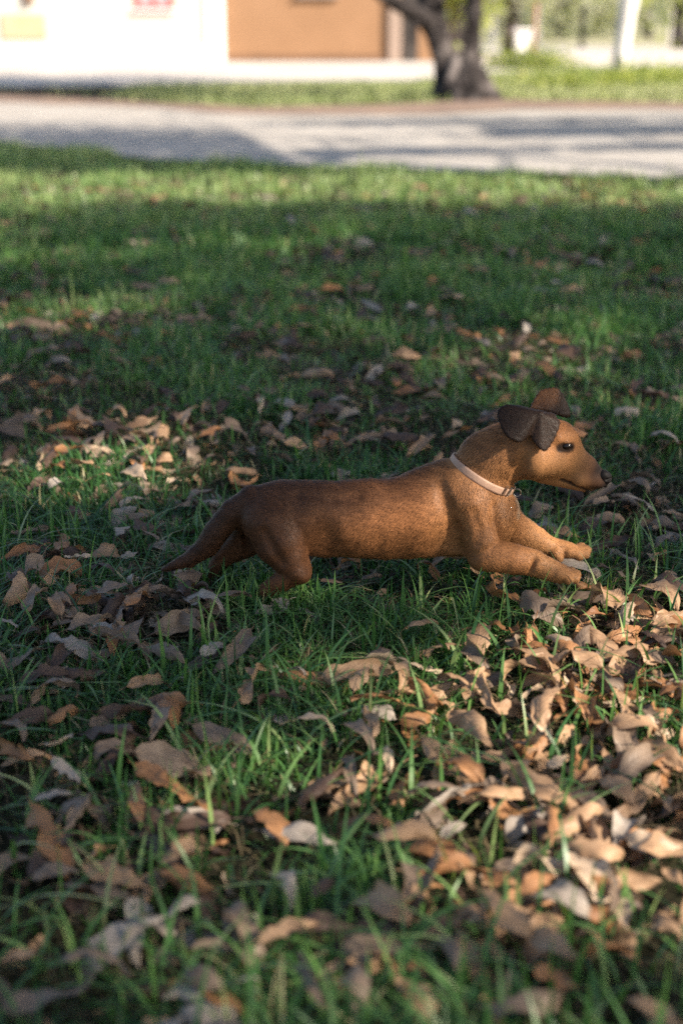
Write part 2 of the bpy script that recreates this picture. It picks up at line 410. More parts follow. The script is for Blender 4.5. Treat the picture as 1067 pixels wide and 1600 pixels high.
# ------------------------------------------------------------------ implicit surfaces (smoothly blended round cones and thick triangles)
class SDF:
    def __init__(self): self.p = []; self.g = 0
    def cone(self, a, b, ra, rb, k=0.01, sy=1.0, yc=None, sub=False, flow=None, cat='', grp=None):
        a = np.asarray(a, float); b = np.asarray(b, float)
        if grp is None: self.g += 1; grp = self.g
        self.p.append(('c', a, b, ra, rb, k, sy, (a[1] + b[1]) / 2 if yc is None else yc, sub, flow, cat, grp))
    def chain(self, pts, k=0.01, **kw):
        self.g += 1
        for (a, ra), (b, rb) in zip(pts[:-1], pts[1:]): self.cone(a, b, ra, rb, k, grp=self.g, **kw)
    def tri(self, a, b, c, r, k=0.002, flow=None, cat=''):
        self.p.append(('t', np.asarray(a, float), np.asarray(b, float), np.asarray(c, float), r, k, flow, cat))
    @staticmethod
    def prim(q, P):
        if q[0] == 'c':
            _, a, b, ra, rb, k, sy, yc = q[:8]
            if sy != 1.0:
                P = P.copy(); P[:, 1] = (P[:, 1] - yc) / sy + yc
                a = a.copy(); b = b.copy(); a[1] = (a[1] - yc) / sy + yc; b[1] = (b[1] - yc) / sy + yc
            ba = b - a; L = ba @ ba + 1e-12
            pa = P - a
            t = np.clip(pa @ ba / L, 0, 1)
            d = np.sqrt(((pa - t[:, None] * ba) ** 2).sum(1)) - (ra + (rb - ra) * t)
            return d * min(1.0, sy) if sy < 1 else d
        _, a, b, c, r = q[:5]
        ba = b - a; pa = P - a; cb = c - b; pb = P - b; ac = a - c; pc = P - c
        n = np.cross(ba, ac)
        def seg(e, p): 
            t = np.clip(p @ e / (e @ e), 0, 1); v = e * t[:, None] - p
            return (v * v).sum(1)
        inside = (np.sign(pa @ np.cross(ba, n)) + np.sign(pb @ np.cross(cb, n)) + np.sign(pc @ np.cross(ac, n))) < 2.0
        d2 = np.where(inside, np.minimum(np.minimum(seg(ba, pa), seg(cb, pb)), seg(ac, pc)), (pa @ n) ** 2 / (n @ n))
        return np.sqrt(d2) - r
    @staticmethod
    def smin(d, e, k):
        h = np.maximum(k - np.abs(d - e), 0) / k
        return np.minimum(d, e) - h * h * k * 0.25
    def eval(self, P, cull=None):
        """cull: only points within this distance of a piece feel it"""
        d = np.full(len(P), 1.0)
        i = 0
        while i < len(self.p):
            q = self.p[i]; k = q[5]
            run = [q]
            if q[0] == 'c':
                while i + len(run) < len(self.p) and self.p[i + len(run)][0] == 'c' and self.p[i + len(run)][11] == q[11]: run.append(self.p[i + len(run)])
            i += len(run)
            if cull is not None:
                lo = np.full(3, 1e9); hi = -lo
                for r in run:
                    if r[0] == 'c': cs = ((r[1], r[3]), (r[2], r[4]))
                    else: cs = tuple((c, r[4]) for c in r[1:4])
                    for c, rad in cs: lo = np.minimum(lo, c - rad); hi = np.maximum(hi, c + rad)
                m = cull + k
                sel = np.flatnonzero(((P > lo - m) & (P < hi + m)).all(1))
                if len(sel) == 0: continue
                Q = P[sel]
            else: sel = slice(None); Q = P
            e = self.prim(run[0], Q)
            for r in run[1:]: e = self.smin(e, self.prim(r, Q), 0.15 * k + 1e-5)
            ds = d[sel]
            if q[0] == 'c' and q[8]:
                h = np.maximum(k - np.abs(-e - ds), 0) / k
                d[sel] = np.maximum(ds, -e) + h * h * k * 0.25
            else:
                d[sel] = self.smin(ds, e, k)
        return d
    def trace(self, px, py):
        o = np.array([0, 0, CAM_H]); v = ray(px, py); v /= np.linalg.norm(v); t = 0.5
        for _ in range(200):
            d = self.eval((o + v * t)[None])[0]
            if d < 2e-4: break
            t += d * 0.8
        return o + v * t
    def mesh(self, h, coarse=4, pad=0.012):
        lo = np.full(3, 1e9); hi = -lo
        for q in self.p:
            if q[0] == 'c' and not q[8]:
                for c, r in ((q[1], q[3]), (q[2], q[4])): lo = np.minimum(lo, c - r); hi = np.maximum(hi, c + r)
            elif q[0] == 't':
                for c in q[1:4]: lo = np.minimum(lo, c - q[4]); hi = np.maximum(hi, c + q[4])
        lo -= pad; hi += pad
        H = h * coarse
        n = np.ceil((hi - lo) / H).astype(int) + 1
        ax = [lo[i] + np.arange(n[i]) * H for i in range(3)]
        C = np.stack(np.meshgrid(*ax, indexing='ij'), -1).reshape(-1, 3)
        dc = self.eval(C).reshape(n)
        N = (n - 1) * coarse + 1
        idx = [np.minimum((np.arange(N[i]) + coarse // 2) // coarse, n[i] - 1) for i in range(3)]
        D = dc[np.ix_(*idx)].astype(np.float32)
        near = np.argwhere(np.abs(D) < H * 1.9)
        pts = lo + near * h
        vals = np.concatenate([self.eval(pts[i:i + 200000], H * 2.2) for i in range(0, len(pts), 200000)]) if len(pts) else []
        D[near[:, 0], near[:, 1], near[:, 2]] = vals
        # surface nets
        S = D < 0
        c8 = [S[i:N[0] - 1 + i, j:N[1] - 1 + j, k:N[2] - 1 + k] for i in (0, 1) for j in (0, 1) for k in (0, 1)]
        cnt = sum(c.astype(np.int8) for c in c8)
        cells = np.argwhere((cnt > 0) & (cnt < 8))
        vid = np.full(np.array(N) - 1, -1, np.int64); vid[tuple(cells.T)] = np.arange(len(cells))
        acc = np.zeros((len(cells), 3)); m = np.zeros(len(cells))
        corners = [(i, j, k) for i in (0, 1) for j in (0, 1) for k in (0, 1)]
        for a in range(8):
            for b in range(a + 1, 8):
                ca, cb = np.array(corners[a]), np.array(corners[b])
                if np.abs(ca - cb).sum() != 1: continue
                da = D[tuple((cells + ca).T)]; db = D[tuple((cells + cb).T)]
                x = (da < 0) != (db < 0)
                t = np.where(x, da / np.where(x, da - db, 1), 0)
                acc += np.where(x[:, None], ca + (cb - ca) * t[:, None], 0); m += x
        V = lo + (cells + acc / m[:, None]) * h
        F = []
        for ax_ in range(3):
            o1, o2 = [(1, 2), (2, 0), (0, 1)][ax_]
            sh = np.zeros(3, int); sh[ax_] = 1
            A = S[:N[0] - sh[0], :N[1] - sh[1], :N[2] - sh[2]]; B = S[sh[0]:, sh[1]:, sh[2]:]
            for flip in (False, True):
                e = np.argwhere((A & ~B) if not flip else (~A & B))
                e = e[(e[:, o1] > 0) & (e[:, o2] > 0)]
                e = e[(e[:, o1] < N[o1] - 1) & (e[:, o2] < N[o2] - 1)]
                u1 = np.zeros(3, int); u1[o1] = 1; u2 = np.zeros(3, int); u2[o2] = 1
                q = np.stack([vid[tuple((e - u1 - u2).T)], vid[tuple((e - u2).T)], vid[tuple(e.T)], vid[tuple((e - u1).T)]], 1)
                F.append(q[:, ::-1] if flip else q)
        F = np.concatenate(F)
        return V, F[(F >= 0).all(1)]
def lap(V, F, it=2, lam=0.5):
    e = np.concatenate([F[:, [0, 1]], F[:, [1, 2]], F[:, [2, 3]], F[:, [3, 0]]])
    e = np.concatenate([e, e[:, ::-1]])
    n = np.bincount(e[:, 0], minlength=len(V))[:, None]
    for _ in range(it):
        s = np.stack([np.bincount(e[:, 0], weights=V[e[:, 1], c], minlength=len(V)) for c in range(3)], 1)
        V = V + lam * (s / np.maximum(n, 1) - V)
    return V
def vnormals(V, F):
    n = np.cross(V[F[:, 2]] - V[F[:, 0]], V[F[:, 3]] - V[F[:, 1]])
    N = np.zeros_like(V)
    for k in range(4):
        for c in range(3): N[:, c] += np.bincount(F[:, k], weights=n[:, c], minlength=len(V))
    return N / (np.linalg.norm(N, axis=1)[:, None] + 1e-12)

# ------------------------------------------------------------------ trees
def quads_from(P, size_l, size_w, rg, updir=0.4):
    """leaf-sized faces at points P: pointed six-vertex leaves folded along the midrib"""
    n = len(P)
    d = rg.normal(size=(n, 3)); d /= np.linalg.norm(d, axis=1)[:, None]
    a = rg.normal(size=(n, 3)); a[:, 2] += updir * 2
    nrm = np.cross(d, a); nrm /= np.linalg.norm(nrm, axis=1)[:, None] + 1e-9
    L = size_l * rg.uniform(0.7, 1.3, n)[:, None]; Wd = size_w * rg.uniform(0.7, 1.3, n)[:, None]
    up = np.cross(nrm, d)
    v0 = P - d * L / 2; v3 = P + d * L / 2
    f = up * (Wd * 0.25)
    v1 = P - d * L * 0.12 + nrm * Wd / 2 + f; v2 = P + d * L * 0.2 + nrm * Wd * 0.4 + f
    v5 = P - d * L * 0.12 - nrm * Wd / 2 + f; v4 = P + d * L * 0.2 - nrm * Wd * 0.4 + f
    V = np.stack([v0, v1, v2, v3, v4, v5], 1).reshape(-1, 3)
    b = np.arange(n)[:, None] * 6
    F = np.concatenate([b + np.array([0, 1, 2, 3]), b + np.array([0, 3, 4, 5])])
    return V, F
def set_attr(me, name, vals, per=6):
    a = me.attributes.new(name, 'FLOAT', 'POINT')
    a.data.foreach_set('value', np.repeat(vals, per).astype(np.float32))
def make_tree(name, base, height, crown_c, crown_r, trunk_r, nleaf, leaf, label, mat, seed, group=None, keep=None, trunk_mat='bark', clumps=60, lean=(0, 0), limbs=7):
    rg = np.random.default_rng(seed)
    t = empty(name, tuple(base)); tag(t, label, 'tree', group)
    base = np.asarray(base, float); crown_c = np.asarray(crown_c, float); crown_r = np.asarray(crown_r, float)
    # trunk and limbs
    Vs, Fq, Ft, o = [], [], [], 0
    def add(path, rad, n=9):
        nonlocal o
        v, (q, tr) = tube(path, rad, n)
        Vs.append(v); Fq.append(q + o); Ft.append(tr + o); o += len(v)
    top = np.array([crown_c[0], crown_c[1], crown_c[2] + crown_r[2] * 0.5])
    s = np.linspace(0, 1, 9)[:, None]
    path = base + (top - base) * s + np.sin(s * 3.1) * np.array([rg.normal() * .12, rg.normal() * .12, 0]) * height * 0.15
    path[0, 2] = -0.1
    add(path, trunk_r * (1.25 - 1.05 * s[:, 0] ** 0.7) + 0.012, 12)
    ends = []
    for i in range(limbs):
        k = 2 + int(rg.integers(0, 5)); p0 = path[k]
        a = i / limbs * 6.283 + rg.uniform(-.4, .4)
        e = crown_c + crown_r * np.array([math.cos(a) * .72, math.sin(a) * .72, rg.uniform(-.35, .5)])
        u = np.linspace(0, 1, 6)[:, None]
        pp = p0 + (e - p0) * u + np.array([0, 0, 1]) * (np.sin(u * 3.14) * crown_r[2] * 0.18)
        add(pp, trunk_r * 0.42 * (1 - 0.85 * u[:, 0]) + 0.008, 7); ends.append((p0, e))
        for j in range(3):
            q0 = pp[2 + j]; e2 = q0 + rg.normal(size=3) * crown_r * 0.35 
            u2 = np.linspace(0, 1, 4)[:, None]
            add(q0 + (e2 - q0) * u2, trunk_r * 0.15 * (1 - .8 * u2[:, 0]) + 0.005, 5)
    link('trunk', np_mesh('trunk', np.concatenate(Vs), [np.concatenate(Fq), np.concatenate(Ft)], [M[trunk_mat]]), t)
    # crown: clumps of leaves through the volume
    cc = rg.normal(size=(clumps, 3)); cc /= np.linalg.norm(cc, axis=1)[:, None]
    cc *= rg.uniform(0.35, 1.0, (clumps, 1)) ** 0.6
    cc = crown_c + cc * crown_r * 0.86
    which = rg.integers(0, clumps, nleaf)
    spread = crown_r.mean() * rg.uniform(0.14, 0.30, clumps)
    P = cc[which] + rg.normal(size=(nleaf, 3)) * spread[which][:, None]
    tint = np.clip(0.45 + 0.22 * rg.normal(size=clumps)[which] + 0.15 * rg.normal(size=nleaf), 0, 1)
    if keep is not None:
        kk = keep(P, rg); P = P[kk]; tint = tint[kk]
    V, F = quads_from(P, leaf, leaf * 0.55, rg)
    me = np_mesh('crown', V, F, [M[mat]], smooth=False)
    set_attr(me, 'tint', tint)
    c = link('crown', me, t)
    return t

# the forked tree across the road
def forked_tree():
    Y = 15.9
    t = empty('forked_tree', tuple(at(724, 153, Y) * [1, 1, 0]))
    tag(t, 'dark gnarled tree trunk forking low down, across the gravel road', 'tree')
    S = SDF()
    def p(x, y, r, dy=0): 
        a = at(x, y, Y + dy); return (a, r / ppm(a))
    S.chain([p(724, 165, 52), p(722, 142, 43), p(718, 122, 34)], 0.08)
    for (x, y, r, dy) in ((684, 158, 16, -.15), (768, 158, 17, -.1), (735, 164, 18, -.5), (705, 162, 15, -.4), (745, 155, 18, .4)):
        S.chain([p(x, y, r, dy), p(718, 126, 22, dy * .4)], 0.12)
    S.chain([p(708, 122, 26), p(699, 100, 20), p(687, 74, 17), p(680, 42, 18), p(674, 8, 19), p(668, -25, 20), p(664, -90, 18, -.3), p(650, -160, 13, -.6)], 0.05)
    S.chain([p(682, 40, 14), p(650, 22, 14, -.2), p(618, 5, 11, -.4), p(575, -22, 9, -.8), p(520, -70, 6, -1.2)], 0.08)
    S.chain([p(660, 14, 10), p(645, 45, 7, -.3), p(640, 78, 4, -.4)], 0.04)
    S.chain([p(728, 120, 22), p(733, 96, 16), p(738, 68, 12.5), p(740, 35, 12), p(741, -15, 13), p(756, -90, 12, .3), p(790, -170, 9, .5)], 0.05)
    S.chain([p(741, -10, 9), p(775, -60, 7, -.4), p(820, -110, 5, -.8)], 0.06)
    V, F = S.mesh(0.03, coarse=3, pad=0.1)
    n = vnormals(V, F)
    dsp = (fbm(np.arctan2(V[:, 1] - Y, V[:, 0] - 1.3) * 5, V[:, 2] * 3, 4) - 0.5) * np.where(V[:, 2] > .45, .07, .18)
    V = V + n * dsp[:, None]
    link('trunk', np_mesh('trunk', V, F, [M['bark']]), t)
    rg = np.random.default_rng(3)
    cc = np.array([1.2, 16.0, 4.4]) + rg.normal(size=(70, 3)) * [1.5, 1.5, 0.9]
    w = rg.integers(0, 70, 16000)
    P = cc[w] + rg.normal(size=(16000, 3)) * 0.36
    P = P[P[:, 2] > 1.75]
    V, F = quads_from(P, 0.13, 0.075, rg)
    me = np_mesh('crown', V, F, [M['crown']], smooth=False); set_attr(me, 'tint', np.clip(.5 + .25 * rg.normal(size=len(P)), 0, 1))
    link('crown', me, t)
forked_tree()

# trees far behind the field
def far_tree(px, Y, w, z0, z1, label, mat, seed, n=3500, leaf=0.3, trunk_mat='bark'):
    x = at(px, 60, Y)[0]
    make_tree('far_tree', (x, Y, 0), z1, (x, Y, (z0 + z1) / 2), (w, w * .8, (z1 - z0) / 2 * 1.1), 0.22, n, leaf, label, mat, seed, 'trees beyond the field', trunk_mat=trunk_mat, clumps=45, limbs=6)
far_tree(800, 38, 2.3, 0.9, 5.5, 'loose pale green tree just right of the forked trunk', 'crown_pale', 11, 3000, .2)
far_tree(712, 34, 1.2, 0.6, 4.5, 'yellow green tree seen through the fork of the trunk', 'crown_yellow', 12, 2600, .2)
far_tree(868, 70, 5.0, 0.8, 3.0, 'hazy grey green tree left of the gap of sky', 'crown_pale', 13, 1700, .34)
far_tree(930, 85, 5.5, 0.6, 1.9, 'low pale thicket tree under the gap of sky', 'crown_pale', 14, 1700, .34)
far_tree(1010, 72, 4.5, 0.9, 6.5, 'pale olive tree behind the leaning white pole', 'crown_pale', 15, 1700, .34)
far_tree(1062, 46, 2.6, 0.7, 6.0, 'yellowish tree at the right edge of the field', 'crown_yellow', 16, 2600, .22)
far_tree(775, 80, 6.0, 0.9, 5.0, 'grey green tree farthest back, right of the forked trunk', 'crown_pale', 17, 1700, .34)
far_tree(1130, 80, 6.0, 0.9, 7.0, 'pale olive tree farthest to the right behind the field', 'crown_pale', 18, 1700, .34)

# leaning pale pole, gatepost, mound, fence
Yp = 25.0
pole = empty('pole', tuple(at(973, 106, Yp) * [1, 1, 0]))
tag(pole, 'tall pale leaning pole standing at the edge of the sunlit field', 'pole')
pts = [at(967, 112, Yp), at(970, 80, Yp), at(976, 40, Yp), at(982, 0, Yp), at(1000, -120, Yp), at(1030, -330, Yp)]
V, F = tube(pts, [0.13, 0.125, 0.14, 0.16, 0.13, 0.10], 14)
link('shaft', np_mesh('shaft', V, F, [M['palebark']]), pole)
V, F = tube([pts[-1] + [-0.7, 0, -0.3], pts[-1] + [0.0, 0.0, -0.28], pts[-1] + [0.7, 0, -0.3]], [0.05, 0.055, 0.05], 8)
link('crossarm', np_mesh('crossarm', V, F, [M['bark']]), pole)
Yg = 30.0
gp = empty('gatepost', tuple(at(815, 95, Yg) * [1, 1, 0]))
tag(gp, 'short whitewashed gatepost with a rusty pipe, right of the forked tree', 'gatepost')
a = at(815, 92, Yg); topz = at(815, 50, Yg)[2]
box('post', a[0] - .15, a[0] + .15, Yg - .15, Yg + .15, 0, topz, M['postpaint'], gp, 0.02)
box('cap', a[0] - .18, a[0] + .18, Yg - .18, Yg + .18, topz + .002, topz + .06, M['postpaint'], gp, 0.02)
V, F = tube([(a[0] + .24, Yg, 0), (a[0] + .24, Yg, topz + .2), (a[0] + .25, Yg, topz + .55)], [.035] * 3, 10)
link('pipe', np_mesh('pipe', V, F, [M['rust']]), gp)
def bush(px, py, w, h, Y, label, seed, mat='crown_yellow', n=1100):
    b = onz(px, py); s = Y / b[1]; b = at(px, py, Y) * [1, 1, 0]
    t = empty('shrub', tuple(b)); tag(t, label, 'shrub', 'low shrubs in the field')
    rg = np.random.default_rng(seed)
    P = rg.normal(size=(n, 3)) * [w * .32, w * .3, h * .38]; P[:, 2] = np.abs(P[:, 2]); P += b
    V, F = quads_from(P, 0.09, 0.05, rg); me = np_mesh('foliage', V, F, [M[mat]], smooth=False)
    set_attr(me, 'tint', np.clip(.4 + .25 * rg.normal(size=n), 0, 1)); link('foliage', me, t)
    V, F = tube([b + [0, 0, -.02], b + [.01, 0, h * .3], b + [-.02, 0, h * .6]], [.02, .014, .008], 6)
    link('stem', np_mesh('stem', V, F, [M['bark']]), t)
bush(822, 102, 1.3, 0.42, 26.5, 'low green shrub at the foot of the whitewashed gatepost', 41)
bush(1035, 134, 1.5, 0.30, 19.5, 'low green shrub in the bright grass at the right edge', 42)
bush(905, 138, 1.3, 0.2, 19.0, 'flat green shrub right of the forked tree', 43)
Yf = 48.0
for i, px in enumerate((770, 838, 908, 1046)):
    a = at(px, 75, Yf)
    o = box('fence_post', a[0] - .07, a[0] + .07, Yf - .07, Yf + .07, -0.1, 1.25, M['bark'] if i == 2 else M['palebark'], None, 0.01)
    tag(o, ['pale fence post nearest the forked trunk', 'pale fence post just right of the gatepost', 'dark fence post left of the leaning pole', 'pale fence post right of the leaning pole'][i], 'fence post', 'far fence posts')

# ------------------------------------------------------------------ trees that shade the lawn, with gaps in their crowns
LIT = []      # (x, y, rx, ry, strength) on the ground
def lit(px, py, wpx, hpx, s=1.0, z=0.03):
    c = onz(px, py, z); l = onz(px - wpx, py, z); u = onz(px, py - hpx, z); d = onz(px, py + hpx, z)
    LIT.append((c[0], c[1], abs(c[0] - l[0]), abs(u[1] - d[1]) / 2, s))
for a in [(900, 1240, 260, 190, .9), (1000, 1040, 130, 90, .9), (600, 1440, 130, 70, .75), (290, 1290, 110, 60, .9), (560, 1140, 70, 40, .8), (1060, 1180, 90, 70), (1050, 1400, 80, 60), (830, 1070, 150, 50), (990, 1060, 110, 80), (900, 1190, 210, 70), (1000, 1290, 140, 90), (900, 1370, 180, 70), (800, 1450, 130, 60, .9), (660, 1100, 70, 25, .8), (720, 1180, 120, 40, .9),
          (680, 1270, 110, 35, .8), (640, 1390, 60, 40, .6), (1000, 1480, 90, 40, .9), (1040, 950, 80, 50, .85), (620, 1520, 60, 30, .6), (870, 1530, 70, 30, .5),
          (480, 1122, 45, 14), (300, 1230, 60, 30, .7), (270, 1300, 90, 40, .9), (180, 1350, 70, 25, .9), (440, 1460, 60, 20, .9), (420, 1270, 60, 25, .5), (790, 945, 50, 15, .6),
          (150, 730, 90, 16), (260, 715, 80, 22, .9), (60, 775, 60, 25, .6), (210, 680, 90, 14, .7), (400, 690, 60, 10, .5), (120, 480, 130, 18, .8), (450, 470, 130, 14, .35), (860, 535, 90, 12, .9), (930, 510, 90, 10, .8),
          (960, 800, 50, 18, .6), (720, 600, 40, 8, .5), (250, 400, 200, 12, .3), (800, 410, 150, 12, .3)]:
    lit(*a)
def lit3(p, r, s):
    t = (p[2] - .03) / SUN.z
    LIT.append((p[0] - SUN.x * t, p[1] - SUN.y * t, r * 1.1, r * 1.6, s))
YD = 1.87
lit3(at(905, 715, YD), 0.03, .72); lit3(at(668, 775, YD - .05), 0.005, .95); lit3(at(745, 745, YD - .03), 0.03, .5); lit3(at(890, 885, YD), 0.05, .9); lit3(at(770, 845, YD - .05), 0.03, .65)
LITA = np.array(LIT)
def shade_keep(P, rg):
    t = (P[:, 2] - .03) / SUN.z
    g = P[:, :2] - np.array([SUN.x, SUN.y]) * t[:, None]
    gap = np.zeros(len(P))
    for x, y, rx, ry, s in LITA:
        q = ((g[:, 0] - x) / (rx + .11)) ** 2 + ((g[:, 1] - y) / (ry + .15)) ** 2
        gap = np.maximum(gap, s * (1 - sstep(0.75, 1.3, q)))
    # sunlit strip of lawn before the road, sunlit part of the road
    edge = 6.25 + 0.25 * (fbm(g[:, 0] * 1.3, g[:, 1] * 0, 77) - 0.5) * 2
    gap = np.maximum(gap, sstep(edge - .15, edge + .3, g[:, 1]) * (1 - sstep(8.0, 8.4, g[:, 1])) * 0.985)
    gap = np.maximum(gap, .8 * sstep(.55, .64, fbm(g[:, 0] * 2.2 + 7, g[:, 1] * 1.6, 123)) * sstep(2.0, 3.0, g[:, 1]))
    rd = (g[:, 1] > 8.0)
    shade_l = (g[:, 0] < -0.75 + 0.5 * (g[:, 1] - 11) * -0.4)
    gap = np.where(rd, np.where(shade_l & (g[:, 1] < 16), 0.03, 0.97), gap)
    # two dark stripes across the road on the right
    for (x0, y0, w) in ((0.9, 9.35, 0.28), (2.2, 11.2, 0.6), (0.3, 12.0, .35)):
        st = np.abs(g[:, 1] - y0 - 0.22 * (g[:, 0] - x0)) < w
        gap = np.where(rd & st & (g[:, 0] > x0 - 1.1), 0.15, gap)
    return rg.uniform(0, 1, len(P)) > gap
for i, (bx, by, cx, cy, cz, rx, ry, rz, n, lb) in enumerate([
        (7.2, -2.6, 7.0, -2.2, 5.2, 3.2, 2.6, 1.3, 19000, 'leafy tree right of the lawn, nearest behind the camera, shading the dog'),
        (8.2, 0.9, 7.4, 1.0, 5.4, 3.2, 2.4, 1.3, 17000, 'leafy tree right of the lawn, shading the grass behind the dog'),
        (4.2, -3.6, 3.9, -2.9, 4.6, 2.6, 2.4, 1.2, 12000, 'leafy tree close behind the camera, shading the left of the lawn'),
        (7.0, 5.2, 4.6, 4.9, 5.0, 3.0, 2.6, 1.3, 14000, 'leafy tree on the right beside the road, shading the gravel'),
        (10.5, 7.4, 8.6, 7.0, 5.0, 2.8, 2.4, 1.2, 11000, 'leafy tree farthest along the road on the right, out of frame')]):
    make_tree('shade_tree', (bx, by, 0), cz, (cx, cy, cz), (rx, ry, rz), 0.13, n, 0.13, lb, 'crown', 50 + i, 'trees that shade the lawn', keep=shade_keep, clumps=150)

# ------------------------------------------------------------------ dog
def dog():
    S = SDF()
    def p(x, y, r, dy=0.0):
        a = at(x, y, YD + dy); return (a, r / ppm(a))
    # trunk (flow: towards the tail)
    T = [p(752, 800, 54), p(715, 798, 72), p(665, 804, 68), p(608, 812, 62), p(510, 810, 59), p(445, 808, 55), p(420, 814, 46)]
    S.chain(T, 0.012, sy=0.90, yc=YD, flow=1, cat='body')
    S.chain([p(712, 762, 44), p(662, 782, 44)], 0.016, sy=0.85, yc=YD, flow=1, cat='body')
    S.chain([p(785, 800, 16), p(770, 835, 18)], 0.02, flow=1, cat='chest')
    # neck
    S.chain([p(800, 702, 45), p(762, 722, 47), p(756, 738, 48), p(730, 770, 55)], 0.014, sy=0.88, yc=YD, flow=1, cat='neck')
    # head
    S.chain([p(866, 694, 39), p(832, 694, 52)], 0.012, sy=0.86, yc=YD, flow=1, cat='head')
    S.chain([p(935, 748, 15.5), p(908, 734, 26.5), p(872, 715, 39.5)], 0.010, sy=0.72, yc=YD, flow=1, cat='muzzle')
    S.chain([p(918, 762, 8), p(850, 738, 18)], 0.006, sy=0.9, yc=YD, flow=1, cat='muzzle')
    for s in (-1, 1):
        S.chain([p(868, 720, 22, s * .016), p(838, 718, 30, s * .020)], 0.012, flow=1, cat='cheek')
        S.chain([p(893, 683, 6.5, s * .014), p(872, 684, 8.5, s * .024)], 0.012, flow=1, cat='head')      # brow
        S.chain([p(931, 752, 9, s * .006), p(905, 748, 12, s * .010)], 0.007, flow=1, cat='muzzle')      # flews
    # tail
    S.chain([p(425, 792, 34), p(396, 787, 26), p(366, 801, 21), p(341, 828, 18), p(323, 854, 15.5), p(298, 873, 11), p(258, 889, 3)], 0.009, flow=1, cat='tail')
    # near front leg
    S.chain([p(722, 790, 42, -.026), p(742, 842, 35, -.037), p(750, 866, 26, -.046), p(798, 873, 24, -.049), p(831, 879, 20, -.049), p(852, 888, 17.5, -.049), p(874, 896, 15.5, -.049)], 0.009, flow=1, cat='leg')
    for (x, y, r, d) in ((888, 906, 7.6, -.0595), (897, 904, 8.2, -.0525), (899, 898, 8.2, -.0445), (892, 893, 7.6, -.0375)):
        S.chain([p(872, 896, 10, -.049 + (d + .049) * .8), p((872 + x) / 2 + 3, (896 + y) / 2 - 1, r, d), p(x, y, r, d)], 0.0016, flow=1, cat='paw')
    # far front leg
    S.chain([p(765, 808, 42, .026), p(806, 831, 28, .038), p(836, 845, 21, .044), p(856, 855, 16.5, .044), p(888, 862, 14.5, .044)], 0.009, flow=1, cat='leg')
    for (x, y, r, d) in ((904, 869, 7.4, .0335), (913, 866, 8.0, .0405), (915, 860, 8.0, .0485), (907, 855, 7.4, .0555)):
        S.chain([p(888, 863, 10, .044 + (d - .044) * .8), p((888 + x) / 2 + 3, (862 + y) / 2 - 1, r, d), p(x, y, r, d)], 0.0016, flow=1, cat='paw')
    S.chain([p(866, 864, 8, .030), p(873, 873, 6, .028)], 0.005, flow=1, cat='paw')
    # near hind leg
    S.chain([p(424, 816, 44, -.020), p(438, 846, 41, -.031), p(464, 890, 25, -.045), p(442, 907, 16.5, -.047), p(414, 923, 12, -.047), p(424, 942, 10, -.047), p(440, 952, 10, -.047)], 0.008, flow=1, cat='leg')
    for (x, y, r, d) in ((452, 958, 7.5, -.058), (460, 957, 8, -.050), (458, 953, 8, -.040)):
        S.chain([p(440, 953, 9, -.047), p(x, y, r, d)], 0.004, flow=1, cat='paw')
    # far hind leg
    S.chain([p(405, 826, 40, .025), p(382, 846, 27, .036), p(354, 866, 17, .042), p(338, 888, 13, .044), p(335, 906, 11, .044), p(346, 918, 9, .044)], 0.009, flow=1, cat='leg')
    for (x, y, r, d) in ((360, 922, 7, .036), (364, 920, 7.5, .044), (360, 916, 7, .052)):
        S.chain([p(346, 918, 8.5, .044), p(x, y, r, d)], 0.004, flow=1, cat='paw')
    for s in (-1, 1):
        S.cone(p(704, 792, 1, s * .076)[0], p(702, 864, 1, s * .064)[0], .019, .023, .030, sub=True)
        S.cone(p(499, 796, 1, s * .067)[0], p(505, 874, 1, s * .060)[0], .014, .024, 0.022, sub=True)
        S.cone(p(790, 792, 1, s * .066)[0], p(772, 835, 1, s * .078)[0], .012, .012, .018, sub=True)
        S.cone(p(393, 842, 1, s * .010)[0], p(400, 870, 1, s * .010)[0], .012, .012, .012, sub=True)
    # hollows between the muscles, traced on the near flank and mirrored
    for path, gr, gk in (([(688, 752), (697, 785), (708, 825), (714, 858)], .0070, .010), ([(774, 792), (775, 815), (781, 838)], .0050, .008), 
                         ([(412, 832), (424, 856), (438, 880)], .0060, .009), 
                         ([(742, 800), (750, 828), (742, 850)], .0060, .007), ([(836, 868), (826, 897)], .0026, .007), ([(818, 715), (812, 742)], .0050, .010), ([(470, 770), (520, 776), (560, 772)], .0080, .008)):
        q = [S.trace(x, y) for x, y in path]
        q = [v + (np.array([0, 0, CAM_H]) - v) / np.linalg.norm(np.array([0, 0, CAM_H]) - v) * gr * .85 for v in q]
        for sd in (1, -1):
            w_ = [v if sd > 0 else v * [1, -1, 1] + [0, 2 * YD, 0] for v in q]
            for a, b in zip(w_[:-1], w_[1:]): S.cone(a, b, gr, gr, gk, sub=True)
    # eye sockets, mouth line
    n0 = len(S.p)
    eye = S.trace(884.5, 697.5)
    eye_m = eye * [1, -1, 1] + [0, 2 * YD, 0]
    mouth = [S.trace(x, y) for x, y in ((877, 750), (890, 755), (905, 762), (918, 767.5), (930, 765))]
    mir = lambda q: q * [1, -1, 1] + [0, 2 * YD, 0]
    for e in (eye, eye_m):
        S.cone(e + [-.004, 0, 0.0006], e + [.005, 0, -0.0006], .0048, .0042, 0.004, sub=True)
        S.chain([(e + [-.0085, 0, .001], .0012), (e + [-.001, 0, .0053], .0018), (e + [.0085, 0, .0012], .0012)], .003, flow=1, cat='head')
        S.chain([(e + [-.0085, 0, -.0005], .0012), (e + [.001, 0, -.0054], .0014), (e + [.0090, 0, -.001], .0012)], .003, flow=1, cat='head')
